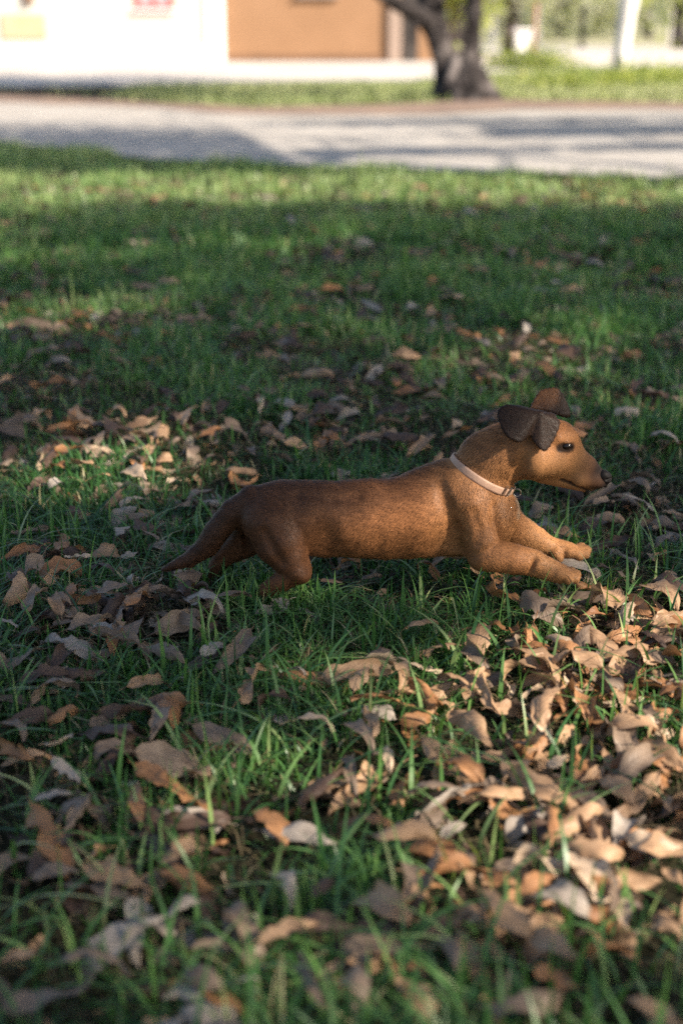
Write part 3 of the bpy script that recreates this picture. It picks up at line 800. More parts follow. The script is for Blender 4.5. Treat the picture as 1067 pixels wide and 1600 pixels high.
    for path in (mouth, [mir(q) for q in mouth]):
        for a, b in zip(path[:-1], path[1:]): S.cone(a, b, .0021, .0021, 0.0026, sub=True)
    nose_hole = None
    # ears: thick folded sheets
    def P(x, y, d): return at(x, y, YD + d)
    def smooth_line(L, m=4):
        L = [np.asarray(q, float) for q in L]; L = [2 * L[0] - L[1]] + L + [2 * L[-1] - L[-2]]; out = []
        for a, b, c, d in zip(L[:-3], L[1:-2], L[2:-1], L[3:]):
            for t in np.arange(m) / m:
                out.append(.5 * (2 * b + (c - a) * t + (2 * a - 5 * b + 4 * c - d) * t * t + (3 * b - a - 3 * c + d) * t ** 3))
        return out + [L[-2]]
    def fan(hub, outline, r, m=3):
        q = smooth_line([P(*v) for v in outline], m); h = P(*hub)
        for a, b in zip(q[:-1], q[1:]): S.tri(h, a, b, r, 0.0028, flow=1, cat='ear')
    # near ear: rear leaf flares out, crease, front leaf hangs against the cheek
    fan((838, 646, -.044), [(808, 637, -.034), (792, 634, -.044), (779, 643, -.052), (783, 660, -.060), (789, 674, -.066), (801, 685, -.069), (812, 688, -.066), (821, 682, -.058), (829, 674, -.049)], .0017, 2)
    fan((843, 646, -.044), [(829, 674, -.049), (834, 687, -.055), (842, 697, -.059), (850, 702, -.058), (857, 695, -.052), (866, 680, -.045), (872, 660, -.036), (862, 650, -.030)], .0017, 2)
    S.tri(P(808, 637, -.034), P(838, 646, -.044), P(862, 650, -.030), .0018, .003, flow=1, cat='ear')
    S.tri(P(808, 637, -.034), P(862, 650, -.030), P(828, 650, -.022), .0024, .006, flow=1, cat='ear')
    # far ear: stands up, tip folded forward
    fan((852, 641, .034), [(829, 638, .026), (835, 626, .042), (844, 613, .050), (857, 609, .054), (870, 610, .056), (874, 622, .050), (870, 648, .032)], .0017, 2)
    fan((868, 626, .050), [(862, 610, .055), (872, 611.5, .057), (880, 624, .060), (886, 638, .060), (888, 650, .055), (878, 650, .046), (868, 645, .036)], .0017, 2)
    V, F = S.mesh(0.0018, coarse=4)
    V = lap(V, F, 2, 0.45)
    N = vnormals(V, F)
    V = V + N * ((fbm(V[:, 0] * 21 + V[:, 1] * 8, V[:, 2] * 21, 88, 2) - .5) * .0070 * np.clip((V[:, 0] - at(300, 800, YD)[0]) / .05, 0, 1) * (1 - sstep(at(775, 800, YD)[0], at(800, 800, YD)[0], V[:, 0])))[:, None]
    N = vnormals(V, F)
    # ---- coat colours and lie of the hair, per vertex
    flow = np.zeros_like(V); wsum = np.zeros(len(V)); cats = {}
    for q in S.p:
        if q[0] == 'c':
            if q[8]: continue
            f = q[2] - q[1]; c = q[10]
        else:
            f = (q[2] + q[3]) / 2 - q[1]; c = q[7]
            f = np.array([0.15, -.1 if q[1][1] < YD else .1, -1.0 if q[1][1] < YD else .6])
        f = f / (np.linalg.norm(f) + 1e-9)
        d = SDF.prim(q, V)
        w = np.exp(-np.maximum(d + 0.001, -0.004) / 0.005)
        flow += w[:, None] * f; wsum += w
        cats[c] = cats.get(c, 0) + w
    for c in cats: cats[c] = cats[c] / wsum
    flow += np.array([0, 0, -0.35]) * 1.0 * wsum[:, None] * (cats['body'] + cats['neck'] + .3)[:, None]
    flow -= N * (flow * N).sum(1)[:, None]
    flow /= np.linalg.norm(flow, axis=1)[:, None] + 1e-9
    C = np.zeros((len(V), 3))
    red = np.array([0.300, 0.125, 0.048]); tan = np.array([0.37, 0.182, 0.074]); dark = np.array([0.028, 0.015, 0.010]); sad = np.array([0.066, 0.030, 0.017]); cream = np.array([0.72, 0.58, 0.42])
    C[:] = red
    def mix(w, c):
        nonlocal C
        w = np.clip(w, 0, 1)[:, None]; C = C * (1 - w) + c * w
    nz = fbm(V[:, 0] * 30, V[:, 2] * 30, 3)
    mix(sstep(.2, .85, N[:, 2]) * (cats['body'] + .5 * cats['neck']) * .5, sad)
    xr_ = at(470, 800, YD)[0]; xm = at(620, 800, YD)[0]
    mix((1 - sstep(xr_ - .02, xm, V[:, 0])) * 0.66, sad)
    mix(cats['tail'] * .75, np.array([0.045, 0.022, 0.013]))
    mix(sstep(at(640, 800, YD)[0], at(720, 800, YD)[0], V[:, 0]) * (cats['body'] + cats['neck'] + .6 * cats['leg']) * .45, tan)
    mix((cats['muzzle'] + cats['cheek'] + .35 * cats['head']) * .85, tan)
    mix(sstep(.45, .9, N[:, 2]) * (cats['head'] + .5 * cats['muzzle']) * .6, red * .8)
    front = sstep(at(640, 800, YD)[0], at(700, 800, YD)[0], V[:, 0])
    mix(cats['paw'] * .8 * front, tan * 1.05)
    mix((cats['paw'] + .5 * cats['leg']) * .8 * (1 - front), sad)  # hind legs and paws darkened: shade of the grass put into the coat
    leg_low = cats['leg'] * sstep(at(800, 800, YD)[0], at(850, 800, YD)[0], V[:, 0])
    mix(leg_low * .7, tan)
    mix(cats.get('chest', 0) * .6, tan)
    # near ear and its shadowed front leaf, far ear: dark brown leather
    mix(cats['ear'] * 1.15 - .05, dark)
    q0 = at(850, 628, YD + .05)
    inner = cats['ear'] * (V[:, 1] > YD) * sstep(q0[2] - .012, q0[2] + .010, V[:, 2]) * (1 - sstep(at(866, 640, YD + .05)[0], at(876, 640, YD + .05)[0], V[:, 0]))
    mix(inner * .7, red * .6)
    def spot(x, y, d, r, c, s=1.0, both=True, soft=.55):
        for q in ((P(x, y, d), mir(P(x, y, d))) if both else (P(x, y, d),)):
            dd = np.linalg.norm(V - q, axis=1)
            mix((1 - sstep(r * soft, r, dd)) * s, c)
    # dark mask round the muzzle tip, lips, eye rims; pale chest spot
    spot(938, 733, -.006, .050, np.array([.12, .055, .03]), .75, soft=.1); spot(946, 745, -.004, .036, np.array([.022, .014, .012]), .94, soft=.38)
    spot(932, 752, -.012, .016, np.array([.13, .06, .03]), .5, soft=.1)
    for path in (mouth, [mir(q) for q in mouth]):
        for a, b in zip(path[:-1], path[1:]):
            dd = SDF.prim(('c', a, b, 0, 0, 0, 1, 0), V); mix((1 - sstep(.0018, .0044, dd)) * .92, np.array([.030, .018, .013]))
    for e in (eye, eye_m):
        dd = SDF.prim(('c', e + [-.008, 0, -.001], e + [.009, 0, -.002], 0, 0, 0, 1, 0), V)
        mix((1 - sstep(.0052, .0092, dd)) * .95, np.array([.014, .009, .007]))
    spot(803, 800, -.008, .011, cream, .6, both=False, soft=.2); spot(804, 783, .0, .013, cream, .5, both=False, soft=.2)
    spot(931, 768, 0.0, .008, cream, .6, both=False, soft=.2)
    C *= (0.82 + 0.36 * nz)[:, None]
    # ---- body mesh
    body = link('dog', None) if False else None
    root = empty('dog', (float(at(560, 800, YD)[0]), YD, 0.0))
    tag(root, 'small reddish brown short-legged puppy with a pale collar, bounding over leafy grass', 'dog')
    m, nt, out = new_mat('dog_skin')
    at_ = nd(nt, 'ShaderNodeAttribute', attribute_name='coat')
    bs = nd(nt, 'ShaderNodeBsdfPrincipled', i_Roughness=0.75); bs.inputs['Specular IOR Level'].default_value = .15
    tcn = nd(nt, 'ShaderNodeTexCoord'); nz_ = nd(nt, 'ShaderNodeTexNoise', i_Scale=420.0, i_Detail=4.0); nt.links.new(tcn.outputs['Object'], nz_.inputs['Vector'])
    hs = nd(nt, 'ShaderNodeMixRGB', blend_type='MULTIPLY', i_0=0.5); nt.links.new(at_.outputs['Color'], hs.inputs[1]); nt.links.new(nz_.outputs[0], hs.inputs[2])
    nt.links.new(hs.outputs[0], bs.inputs['Base Color']); nt.links.new(bs.outputs[0], out.inputs[0])
    me = np_mesh('body', V, F, [m])
    a = me.attributes.new('coat', 'FLOAT_COLOR', 'POINT'); a.data.foreach_set('color', np.concatenate([C, np.ones((len(C), 1))], 1).astype(np.float32).ravel())
    link('body', me, root)
    bvh = BVHTree.FromPolygons([tuple(v) for v in V], [tuple(int(i) for i in f) for f in F])
    # ---- eyes
    me_, nte, oute = new_mat('dark_eye')
    be = nd(nte, 'ShaderNodeBsdfPrincipled', i_Roughness=0.12); be.inputs['Base Color'].default_value = (.008, .005, .004, 1); be.inputs['Specular IOR Level'].default_value = .35
    nte.links.new(be.outputs[0], oute.inputs[0])
    for e, s in ((eye, 1), (eye_m, -1)):
        c = e + np.array([0.0003, s * 0.0030, -0.0002])
        th = np.linspace(0, math.pi, 13); ph = np.arange(20) / 20 * 2 * math.pi
        v = np.array([(math.sin(t) * math.cos(f) * .0078, math.sin(t) * math.sin(f) * .0060, math.cos(t) * .0054) for t in th for f in ph]) + c
        f_ = np.array([(i * 20 + k, (i + 1) * 20 + k, (i + 1) * 20 + (k + 1) % 20, i * 20 + (k + 1) % 20) for i in range(12) for k in range(20)])
        link('eye', np_mesh('eye', v, f_, [me_]), root)
    # ---- nose pad with nostrils
    NS = SDF()
    NS.chain([p(942, 743, 9.5, -.0042), p(942, 743, 9.5, .0042)], .003)
    NS.chain([p(948, 747, 7.5, -.0038), p(948, 747, 7.5, .0038)], .005)
    NS.chain([p(943, 753, 7), p(945, 758, 4)], .005)
    for s in (-1, 1): NS.cone(p(955, 747, 1, s * .0052)[0], p(947, 750, 1, s * .0110)[0], .0016, .0024, .0015, sub=True)
    nv, nf = NS.mesh(.0009, 3, .004)
    mn = noisy_mat('wet_black_nose', [(.3, (.007, .006, .006)), (.7, (.015, .013, .013))], 300, rough=.5, bump=.6, bump_scale=900, bump_dist=.0006, spec=.08)
    link('nose', np_mesh('nose', lap(nv, nf, 2), nf, [mn]), root)
    # ---- claws
    mc = noisy_mat('dark_claw', [(.3, (.03, .024, .02)), (.7, (.07, .055, .045))], 200, rough=.4)
    for (x, y, d, dx, dy_) in ((893, 910, -.0595, 3.5, 2.5), (902, 908, -.0525, 4.5, 2.5), (905, 902, -.0445, 4.5, 2), (909, 873, .0335, 4.5, 2.5), (919, 869, .0405, 4.5, 2.5), (921, 862, .0485, 4.5, 1), (875, 878, .026, 3, 3)):
        a0, a1, a2 = P(x - 4, y - 2, d), P(x + dx * .4, y + dy_ * .3, d), P(x + dx, y + dy_, d)
        cv, cf = tube([a0, a1, a2], [.0021, .0016, .0004], 8); link('claw', np_mesh('claw', cv, cf, [mc]), root)
    # ---- collar
    o = P(762, 746, 0); axis = P(787, 700, 0) - P(757, 750, 0); axis /= np.linalg.norm(axis)
    u = np.cross(axis, [0, 1, 0]); u /= np.linalg.norm(u); yv = np.cross(axis, u)
    nring = 72
    def ring(off):
        r = []
        for k in range(nring):
            a = k / nring * 2 * math.pi; dr = u * math.cos(a) + yv * math.sin(a)
            st = o + axis * off + dr * .14
            hit = bvh.ray_cast(Vector(st), Vector(-dr))
            r.append(np.linalg.norm(np.array(hit[0]) - o - axis * off) if hit[0] is not None else .05)
        r = np.array(r)
        for _ in range(14): r = np.maximum(r * .0, (np.roll(r, 1) + r + np.roll(r, -1)) / 3)
        return r
    hw = .0056
    r0 = ring(0) ; 
    offs = [-hw, -hw, -hw * .5, 0, hw * .5, hw, hw]; out_ = [.0004, .0024, .0028, .0028, .0028, .0024, .0004]
    CV = []
    for of, th_ in zip(offs, out_):
        for k in range(nring):
            a = k / nring * 2 * math.pi; CV.append(o + axis * (of + .0012 * math.sin(2 * a + 1)) + (u * math.cos(a) + yv * math.sin(a)) * (r0[k] + th_))
    CV = np.array(CV); m_ = len(offs)
    CF = np.array([(i * nring + k, i * nring + (k + 1) % nring, ((i + 1) % m_) * nring + (k + 1) % nring, ((i + 1) % m_) * nring + k) for i in range(m_) for k in range(nring)])
    mcol = noisy_mat('pale_collar_leather', [(.3, (.33, .20, .14)), (.7, (.43, .275, .195))], 90, rough=.55, bump=.35, bump_scale=500, bump_dist=.0008)
    collar = link('collar', np_mesh('collar', CV, CF, [mcol]), root); collar['label'] = 'pale tan leather collar'
    mmetal, ntm, outm = new_mat('dull_metal')
    bm_ = nd(ntm, 'ShaderNodeBsdfPrincipled', i_Roughness=.35, i_Metallic=1.0); bm_.inputs['Base Color'].default_value = (.30, .27, .24, 1); ntm.links.new(bm_.outputs[0], outm.inputs[0])
    def cpt(px_, py_):
        v = ray(px_, py_); h_ = collar_bvh.ray_cast(Vector((0, 0, CAM_H)), Vector(v).normalized()); return np.array(h_[0]) if h_[0] is not None else P(px_, py_, -.05)
    collar_bvh = BVHTree.FromPolygons([tuple(v) for v in CV], [tuple(int(i) for i in f) for f in CF])
    for nm, (xa, ya) in (('keeper', (789, 765)), ('buckle', (795, 768))):
        c = cpt(xa, ya); tdir = cpt(xa + 3, ya + 2) - c; tdir /= np.linalg.norm(tdir); ax2 = axis * (hw + .0012)
        nrm = np.cross(tdir, axis); nrm = nrm if nrm[1] < 0 else -nrm
        c = c + nrm * .0012
        pts_ = [c - ax2 - tdir * .0016, c + ax2 - tdir * .0016, c + ax2 + tdir * .0016, c - ax2 + tdir * .0016, c - ax2 - tdir * .0016]
        bv, bf = tube(pts_, [.0007] * 5, 6); link(nm, np_mesh(nm, bv, bf, [mmetal if nm == 'buckle' else M['shade_trim']]), collar)
    rc = o - u * 0; 
    th_ = np.arange(25) / 24 * 2 * math.pi
    kbot = int(np.argmin([(o + (u * math.cos(k / nring * 6.2832) + yv * math.sin(k / nring * 6.2832)) * r0[k])[2] + 0 * k for k in range(nring)]))
    ab = kbot / nring * 2 * math.pi; db = u * math.cos(ab) + yv * math.sin(ab); rcen = o + db * (r0[kbot] + .0085)
    rv, rf_ = tube([rcen + (db * math.cos(t) + np.cross(db, [0, 1, 0]) * math.sin(t)) * .0055 for t in th_], [.0009] * 25, 6)
    link('tag_ring', np_mesh('tag_ring', rv, rf_, [mmetal]), collar)
    # ---- short fur
    n = 240000
    tri = np.concatenate([F[:, [0, 1, 2]], F[:, [0, 2, 3]]])
    A = np.linalg.norm(np.cross(V[tri[:, 1]] - V[tri[:, 0]], V[tri[:, 2]] - V[tri[:, 0]]), axis=1)
    rg = np.random.default_rng(5)
    ti = rg.choice(len(tri), n, p=A / A.sum()); b1 = rg.uniform(size=n); b2 = rg.uniform(size=n)
    fl = b1 + b2 > 1; b1[fl] = 1 - b1[fl]; b2[fl] = 1 - b2[fl]
    T_ = tri[ti]
    bl = lambda X: X[T_[:, 0]] * (1 - b1 - b2)[:, None] + X[T_[:, 1]] * b1[:, None] + X[T_[:, 2]] * b2[:, None]
    root_p, nn, ff, cc = bl(V), bl(N), bl(flow), bl(C)
    ct = {k: bl(v[:, None])[:, 0] for k, v in cats.items()}
    nn /= np.linalg.norm(nn, axis=1)[:, None] + 1e-9; ff /= np.linalg.norm(ff, axis=1)[:, None] + 1e-9
    L = .0072 - .0042 * (ct['head'] + ct['muzzle'] + ct['cheek'] + ct['paw']) - .0030 * ct['leg'] - .0030 * ct['ear'] + .0012 * ct['neck'] + .002 * ct['chest']
    L *= .86
    L -= .0012 * ct['muzzle'] + .0006 * ct['ear']
    L = np.maximum(L, .0014) * rg.uniform(.6, 1.25, n)
    # no hair under the collar, on the eyes, on the nose, inside the mouth
    rel = root_p - o; axd = rel @ axis
    ok = ~((np.abs(axd) < hw * .9) & (np.linalg.norm(rel - axd[:, None] * axis, axis=1) < .075))
    for e, s in ((eye, 1), (eye_m, -1)):
        ok &= np.linalg.norm((root_p - (e + [.0005, s * .0022, -.0006])) / [1.15, 1.3, .95], axis=1) > .0088
    nc = p(948, 748, 1)[0]
    ok &= np.linalg.norm(root_p - nc, axis=1) > .0125
    for path in (mouth, [mir(q) for q in mouth]):
        for a_, b_ in zip(path[:-1], path[1:]): ok &= SDF.prim(('c', a_, b_, 0, 0, 0, 1, 0), root_p) > .0022
    root_p, nn, ff, cc, L = root_p[ok], nn[ok], ff[ok], cc[ok], L[ok]; n = len(root_p)
    jit = rg.normal(size=(n, 3)) * .16
    clump = np.stack([fbm(root_p[:, 0] * 90, root_p[:, 2] * 90, 61) - .5, fbm(root_p[:, 0] * 90, root_p[:, 2] * 90, 62) - .5, fbm(root_p[:, 0] * 90, root_p[:, 2] * 90, 63) - .5], 1) * .9
    d0 = ff * .82 + nn * .50 + jit + clump * .35; d0 /= np.linalg.norm(d0, axis=1)[:, None]
    d1 = ff * 1.0 + nn * .10 + jit + clump * .6; d1 /= np.linalg.norm(d1, axis=1)[:, None]
    p0 = root_p - nn * .0004; p1 = p0 + d0 * L[:, None] * .4; p2 = p1 + d1 * L[:, None] * .35; p3 = p2 + (d1 - nn * .08) * L[:, None] * .3
    hc = bpy.data.hair_curves.new('fur')
    hc.add_curves([4] * n)
    hc.attributes['position'].data.foreach_set('vector', np.stack([p0, p1, p2, p3], 1).astype(np.float32).ravel())
    ra = hc.attributes.get('radius') or hc.attributes.new('radius', 'FLOAT', 'POINT')
    ra.data.foreach_set('value', np.tile(np.array([.00018, .00017, .00013, .00003], np.float32), n))
    ca = hc.attributes.new('coat', 'FLOAT_COLOR', 'CURVE')
    la = hc.attributes.new('lie', 'FLOAT_VECTOR', 'CURVE'); la.data.foreach_set('vector', nn.astype(np.float32).ravel())
    cc = cc * rg.uniform(.78, 1.25, (n, 1)) * (.58 + .84 * fbm(root_p[:, 0] * 120 + root_p[:, 1] * 90, root_p[:, 2] * 210, 64)[:, None])
    ca.data.foreach_set('color', np.concatenate([cc, np.ones((n, 1))], 1).astype(np.float32).ravel())
    mf, ntf, outf = new_mat('short_fur')
    af = nd(ntf, 'ShaderNodeAttribute', attribute_name='coat')
    an = nd(ntf, 'ShaderNodeAttribute', attribute_name='lie')
    tn = nd(ntf, 'ShaderNodeNewGeometry')
    va = nd(ntf, 'ShaderNodeVectorMath', operation='SCALE'); va.inputs['Scale'].default_value = .35; ntf.links.new(tn.outputs['Normal'], va.inputs[0])
    vb = nd(ntf, 'ShaderNodeVectorMath', operation='ADD'); ntf.links.new(va.outputs[0], vb.inputs[0]); ntf.links.new(an.outputs['Vector'], vb.inputs[1])
    vn = nd(ntf, 'ShaderNodeVectorMath', operation='NORMALIZE'); ntf.links.new(vb.outputs[0], vn.inputs[0])
    df = nd(ntf, 'ShaderNodeBsdfPrincipled', i_Roughness=.45); df.inputs['Specular IOR Level'].default_value = .26
    ntf.links.new(af.outputs['Color'], df.inputs['Base Color']); ntf.links.new(vn.outputs[0], df.inputs['Normal'])
    ntf.links.new(df.outputs[0], outf.inputs[0])
    hc.materials.append(mf)
    link('fur', hc, root)
    return V, F
dog()

# ------------------------------------------------------------------ fallen leaves
def leaf_mesh(seed, aspect):
    rg = random.Random(seed)
    nu, nv = 14, 6
    k1 = rg.choice([rg.uniform(-1.2, .8), rg.uniform(.8, 3.2)]); k2 = rg.choice([rg.uniform(-3.2, -.8), rg.uniform(.5, 4.5), rg.uniform(1, 6)]); tw = rg.uniform(-1.7, 1.7); wav = rg.uniform(.015, .06); ph = rg.uniform(0, 6)
    side = rg.uniform(-.5, .5); crm = rg.uniform(.3, 1.3); tear = 0; nb = rg.uniform(0, 1); nbs = rg.choice([-1, 1]); nbw = rg.uniform(.04, .10); nbd = rg.choice([0, 0, .5, .75]); tipc = rg.uniform(-3.5, 5)
    V, UV = [], []
    for i in range(nu + 1):
        u = i / nu
        w = aspect * (math.sin(math.pi * min(1, u ** 0.82)) ** 0.75 if 0 < u < 1 else 0.0) * (1 - 0.25 * u) * .62
        w = max(w, .006)
        for j in range(nv + 1):
            v = (j / nv - .5) * 2
            x = u - .5
            if v * nbs > 0: wq = w * (1 - nbd * math.exp(-((u - nb) / nbw) ** 2))
            else: wq = w
            y = v * wq * (1 + (.13 * math.sin(u * 23 + (j > 2) * 2.1 + ph) + .10 * math.sin(u * 11 + (j > 2) * 1.3)) * abs(v)) + side * (x * x - .1) * .5
            z = abs(v) * -.02 + .10 * (abs(float(fbm(np.array(u * 4.5 + seed), np.array(v * 1.9 + seed * 2.0), 5, 2)) - .5) * 2 - .25) * crm + tear * 0 + wav * math.sin(u * 9 + ph) * v + wav * .7 * math.sin(u * 15 + ph * 2) * v * v
            # roll across
            kk = k2 * (0.5 + u * .7)
            if abs(kk) > .05:
                r = 1 / (kk * 2.2); a = y / r
                y, z = math.sin(a) * r, z + (1 - math.cos(a)) * r
            a = tw * x; y, z = y * math.cos(a) - z * math.sin(a), y * math.sin(a) + z * math.cos(a)
            # arch along, tip curls more
            kx = -k1 * .9 - (tipc * .9 * max(0, x - .1))
            if abs(kx) > .05:
                r = 1 / kx; a = x / r
                x, z = math.sin(a) * (r - z), r - math.cos(a) * (r - z)
            V.append((x, y, z)); UV.append((u, j / nv))
    V = np.array(V); UV = np.array(UV)
    F = np.array([(i * (nv + 1) + j, (i + 1) * (nv + 1) + j, (i + 1) * (nv + 1) + j + 1, i * (nv + 1) + j + 1) for i in range(nu) for j in range(nv)])
    # stalk
    c = V[2 * 0 + nv // 2]; dirx = V[nv // 2] - V[(nv + 1) + nv // 2]; dirx /= np.linalg.norm(dirx)
    b0 = len(V); l = rg.uniform(.10, .28)
    e = c + dirx * l + np.array([0, 0, rg.uniform(-.06, .05)])
    mm = (c + e) / 2 + np.array([0, rg.uniform(-.02, .02), rg.uniform(-.02, .03)])
    for q, r in ((c, .010), (mm, .008), (e, .009)): V = np.vstack([V, q + [0, r, 0], q + [0, -r * .5, r], q + [0, -r * .5, -r]])
    UV = np.vstack([UV, np.tile([[0, .5]], (9, 1))])
    F2 = np.array([(b0 + 3 * s + k, b0 + 3 * s + (k + 1) % 3, b0 + 3 * s + 3 + (k + 1) % 3, b0 + 3 * s + 3 + k) for s in range(2) for k in range(3)])
    V[:, 2] -= (V[:, 2].min() + V[:, 2].max()) / 2
    return V, np.concatenate([F, F2]), UV, k1, k2, tw
NVAR = 34
LV = [leaf_mesh(100 + i, [.28, .21, .33, .25, .29][i % 5]) for i in range(NVAR)]
def shape_word(i):
    _, _, _, k1, k2, tw = LV[i]
    if k2 > 2.2: return 'rolled'
    if k1 > 1.4: return 'arched'
    if abs(tw) > 1.1: return 'twisted'
    if k2 < -.7: return 'hump-backed'
    return 'flat' if abs(k1) < .5 else 'curled'
_leafdata = {}
def leaf_data(var, ci):
    if (var, ci) not in _leafdata:
        V, F, UV = LV[var][:3]
        me = np_mesh('fallen_leaf', V, F, [LEAFM[ci]])
        uvl = me.uv_layers.new(name='leaf_uv')
        li = np.empty(len(me.loops), np.int32); me.loops.foreach_get('vertex_index', li)
        uvl.data.foreach_set('uv', UV[li].astype(np.float32).ravel())
        _leafdata[(var, ci)] = me
    return _leafdata[(var, ci)]
TAN, ORA, GRY, DRK, PAL, PGR = range(6)
HERO = [  # x1, y1, x2, y2, width px, colour
 (35,1095,150,1065,34,GRY),(30,1060,115,1048,28,DRK),(0,1120,46,1145,36,GRY),(383,1095,408,1028,30,TAN),(448,1048,484,1056,22,PGR),(456,1116,530,1128,30,PAL),(262,1080,235,1150,28,GRY),
 (240,1155,300,1172,28,GRY),(97,1290,145,1230,18,GRY),(53,1238,115,1225,16,PGR),(66,1260,106,1257,12,GRY),(65,1305,138,1322,32,DRK),(213,1180,262,1210,30,ORA),(205,1215,222,1280,24,ORA),
 (262,1205,350,1255,44,ORA),(400,1240,450,1310,40,ORA),(245,1335,325,1300,28,TAN),(130,1340,228,1365,34,TAN),(45,1355,125,1348,26,GRY),(248,1345,322,1360,20,ORA),(428,1348,462,1420,26,PGR),
 (405,1478,498,1443,36,TAN),(368,1470,402,1432,26,PGR),(80,1485,215,1508,32,GRY),(245,1425,332,1388,26,PGR),(288,1515,358,1558,32,GRY),(370,1545,410,1540,26,PGR),(465,1498,505,1590,26,GRY),
 (0,1570,140,1540,38,GRY),(462,1240,528,1182,26,DRK),(85,1175,128,1205,30,PGR),(138,1122,205,1095,28,GRY),(298,1478,362,1475,18,GRY),
 (549,1080,588,1042,26,TAN),(640,1055,695,1105,28,ORA),(680,1050,748,1085,22,TAN),(755,1040,768,1105,28,TAN),(703,1092,770,1148,36,TAN),(620,1122,685,1112,24,ORA),(805,1010,885,1062,44,TAN),
 (838,1130,875,1065,34,TAN),(885,1065,930,1128,30,ORA),(915,985,975,1035,32,TAN),(862,1010,915,1018,24,ORA),(925,1052,985,1072,24,GRY),(960,1070,985,1120,32,TAN),(993,1108,1030,1125,28,PAL),
 (930,1130,1067,1150,28,TAN),(752,1172,840,1160,24,TAN),(855,1188,888,1162,20,PAL),(788,1188,910,1250,36,TAN),(858,1235,866,1305,22,ORA),(940,1188,995,1240,42,TAN),(565,1285,720,1292,34,TAN),
 (630,1212,740,1220,26,GRY),(540,1115,590,1160,26,GRY),(543,1155,556,1220,24,GRY),(925,1252,945,1305,26,TAN),(880,1320,995,1325,38,TAN),(920,1370,1035,1368,42,TAN),(975,1295,1067,1310,36,PAL),
 (812,1390,865,1362,30,ORA),(745,1400,835,1465,44,TAN),(825,1460,905,1500,50,TAN),(962,1390,980,1440,32,PAL),(1010,1445,1075,1465,36,TAN),(577,1495,625,1530,44,ORA),(630,1520,670,1532,28,ORA),
 (745,1598,910,1580,44,GRY),(835,1515,900,1550,36,ORA),(534,1535,585,1595,40,GRY),(693,1465,718,1525,24,GRY),(895,1450,950,1470,28,ORA),(1035,1345,1070,1370,34,TAN),(828,1395,885,1395,20,PAL),
 (758,923,827,950,30,ORA),(833,938,856,930,20,ORA),(790,925,815,905,18,DRK),(836,810,885,838,20,PGR),(1003,915,1067,950,46,TAN),(980,945,1015,970,28,ORA),(925,781,960,778,18,GRY),(934,794,979,810,22,TAN),
 (1010,680,1065,692,20,PGR),(101,878,145,873,18,PAL),(40,967,78,930,30,GRY),(78,944,118,957,24,GRY),(98,977,132,957,26,GRY),(142,947,219,930,26,GRY),(101,991,199,974,22,GRY),(293,950,360,971,20,PGR),
 (270,981,320,998,24,GRY),(0,985,30,1000,30,PGR),(285,945,298,893,22,DRK),(283,778,350,768,22,GRY),(182,782,232,772,22,PGR),(17,829,81,815,16,GRY),(98,795,135,792,20,DRK),(111,724,155,738,24,TAN),
 (192,731,232,751,24,PAL),(140,752,172,742,18,TAN),(202,687,243,694,20,TAN),(229,717,250,697,20,TAN),(260,748,283,741,20,PAL),(72,762,102,754,16,PGR),(243,722,276,720,22,TAN),(189,873,216,866,18,PGR),
 (200,805,235,800,22,GRY),(225,830,250,840,20,GRY),(180,835,205,822,20,PGR),(1035,790,1067,800,26,TAN),(950,860,1000,880,18,PGR),(1020,850,1060,835,20,GRY),(560,905,600,895,14,GRY),(630,985,690,975,18,TAN),
 (150,1000,230,1020,24,GRY),(240,1010,290,1040,28,GRY),(310,1030,360,1010,20,PGR),(330,950,300,925,18,DRK),(520,880,575,872,16,ORA),(500,905,560,890,14,DRK),(690,1280,730,1262,20,PGR),(480,1395,530,1370,24,DRK)]
leaves = []   # (matrix 4x4, variant, colour, centre px)
def leaf_frame(A, B, wid_ratio, rg, var):
    d = B - A; L = np.linalg.norm(d); d = d / L
    up = np.array([rg.normal() * .5, -0.2 + rg.normal() * .45, 1.0])
    s = np.cross(up, d); s /= np.linalg.norm(s); n = np.cross(d, s)
    Mx = np.eye(4); Mx[:3, 0] = d * L; Mx[:3, 1] = s * L * wid_ratio; Mx[:3, 2] = n * L * .9
    Mx[:3, 3] = (A + B) / 2
    return Mx, L
rl = np.random.default_rng(21)
for (x1, y1, x2, y2, w, ci) in HERO:
    za = .030 + rl.uniform(0, .012)
    A = onz(x1, y1, za); B = onz(x2, y2, za)
    if y2 > y1: hi = 'A'
    else: hi = 'B'
    # long foreshortened leaves stand up a little: raise the far end until the leaf has a natural length
    for zz in np.arange(za, .085, .005):
        if np.linalg.norm(A - B) <= .105: break
        if hi == 'A': A = onz(x1, y1, zz)
        else: B = onz(x2, y2, zz)
    d = B - A; L = np.linalg.norm(d)
    if L > .125: B = A + d / L * .125
    g = float(ground_z(*((A + B) / 2)[:2]))
    A[2] += g; B[2] += g
    var = int(rl.integers(0, NVAR))
    asp = [.28, .21, .33, .25, .29][var % 5]
    ratio = float(np.clip((w / ppm((A + B) / 2)) / (np.linalg.norm(A - B) * asp * 1.02), .65, 1.5))
    Mx, L = leaf_frame(A, B, ratio, rl, var)
    leaves.append((Mx, var, ci, ((x1 + x2) / 2, (y1 + y2) / 2)))
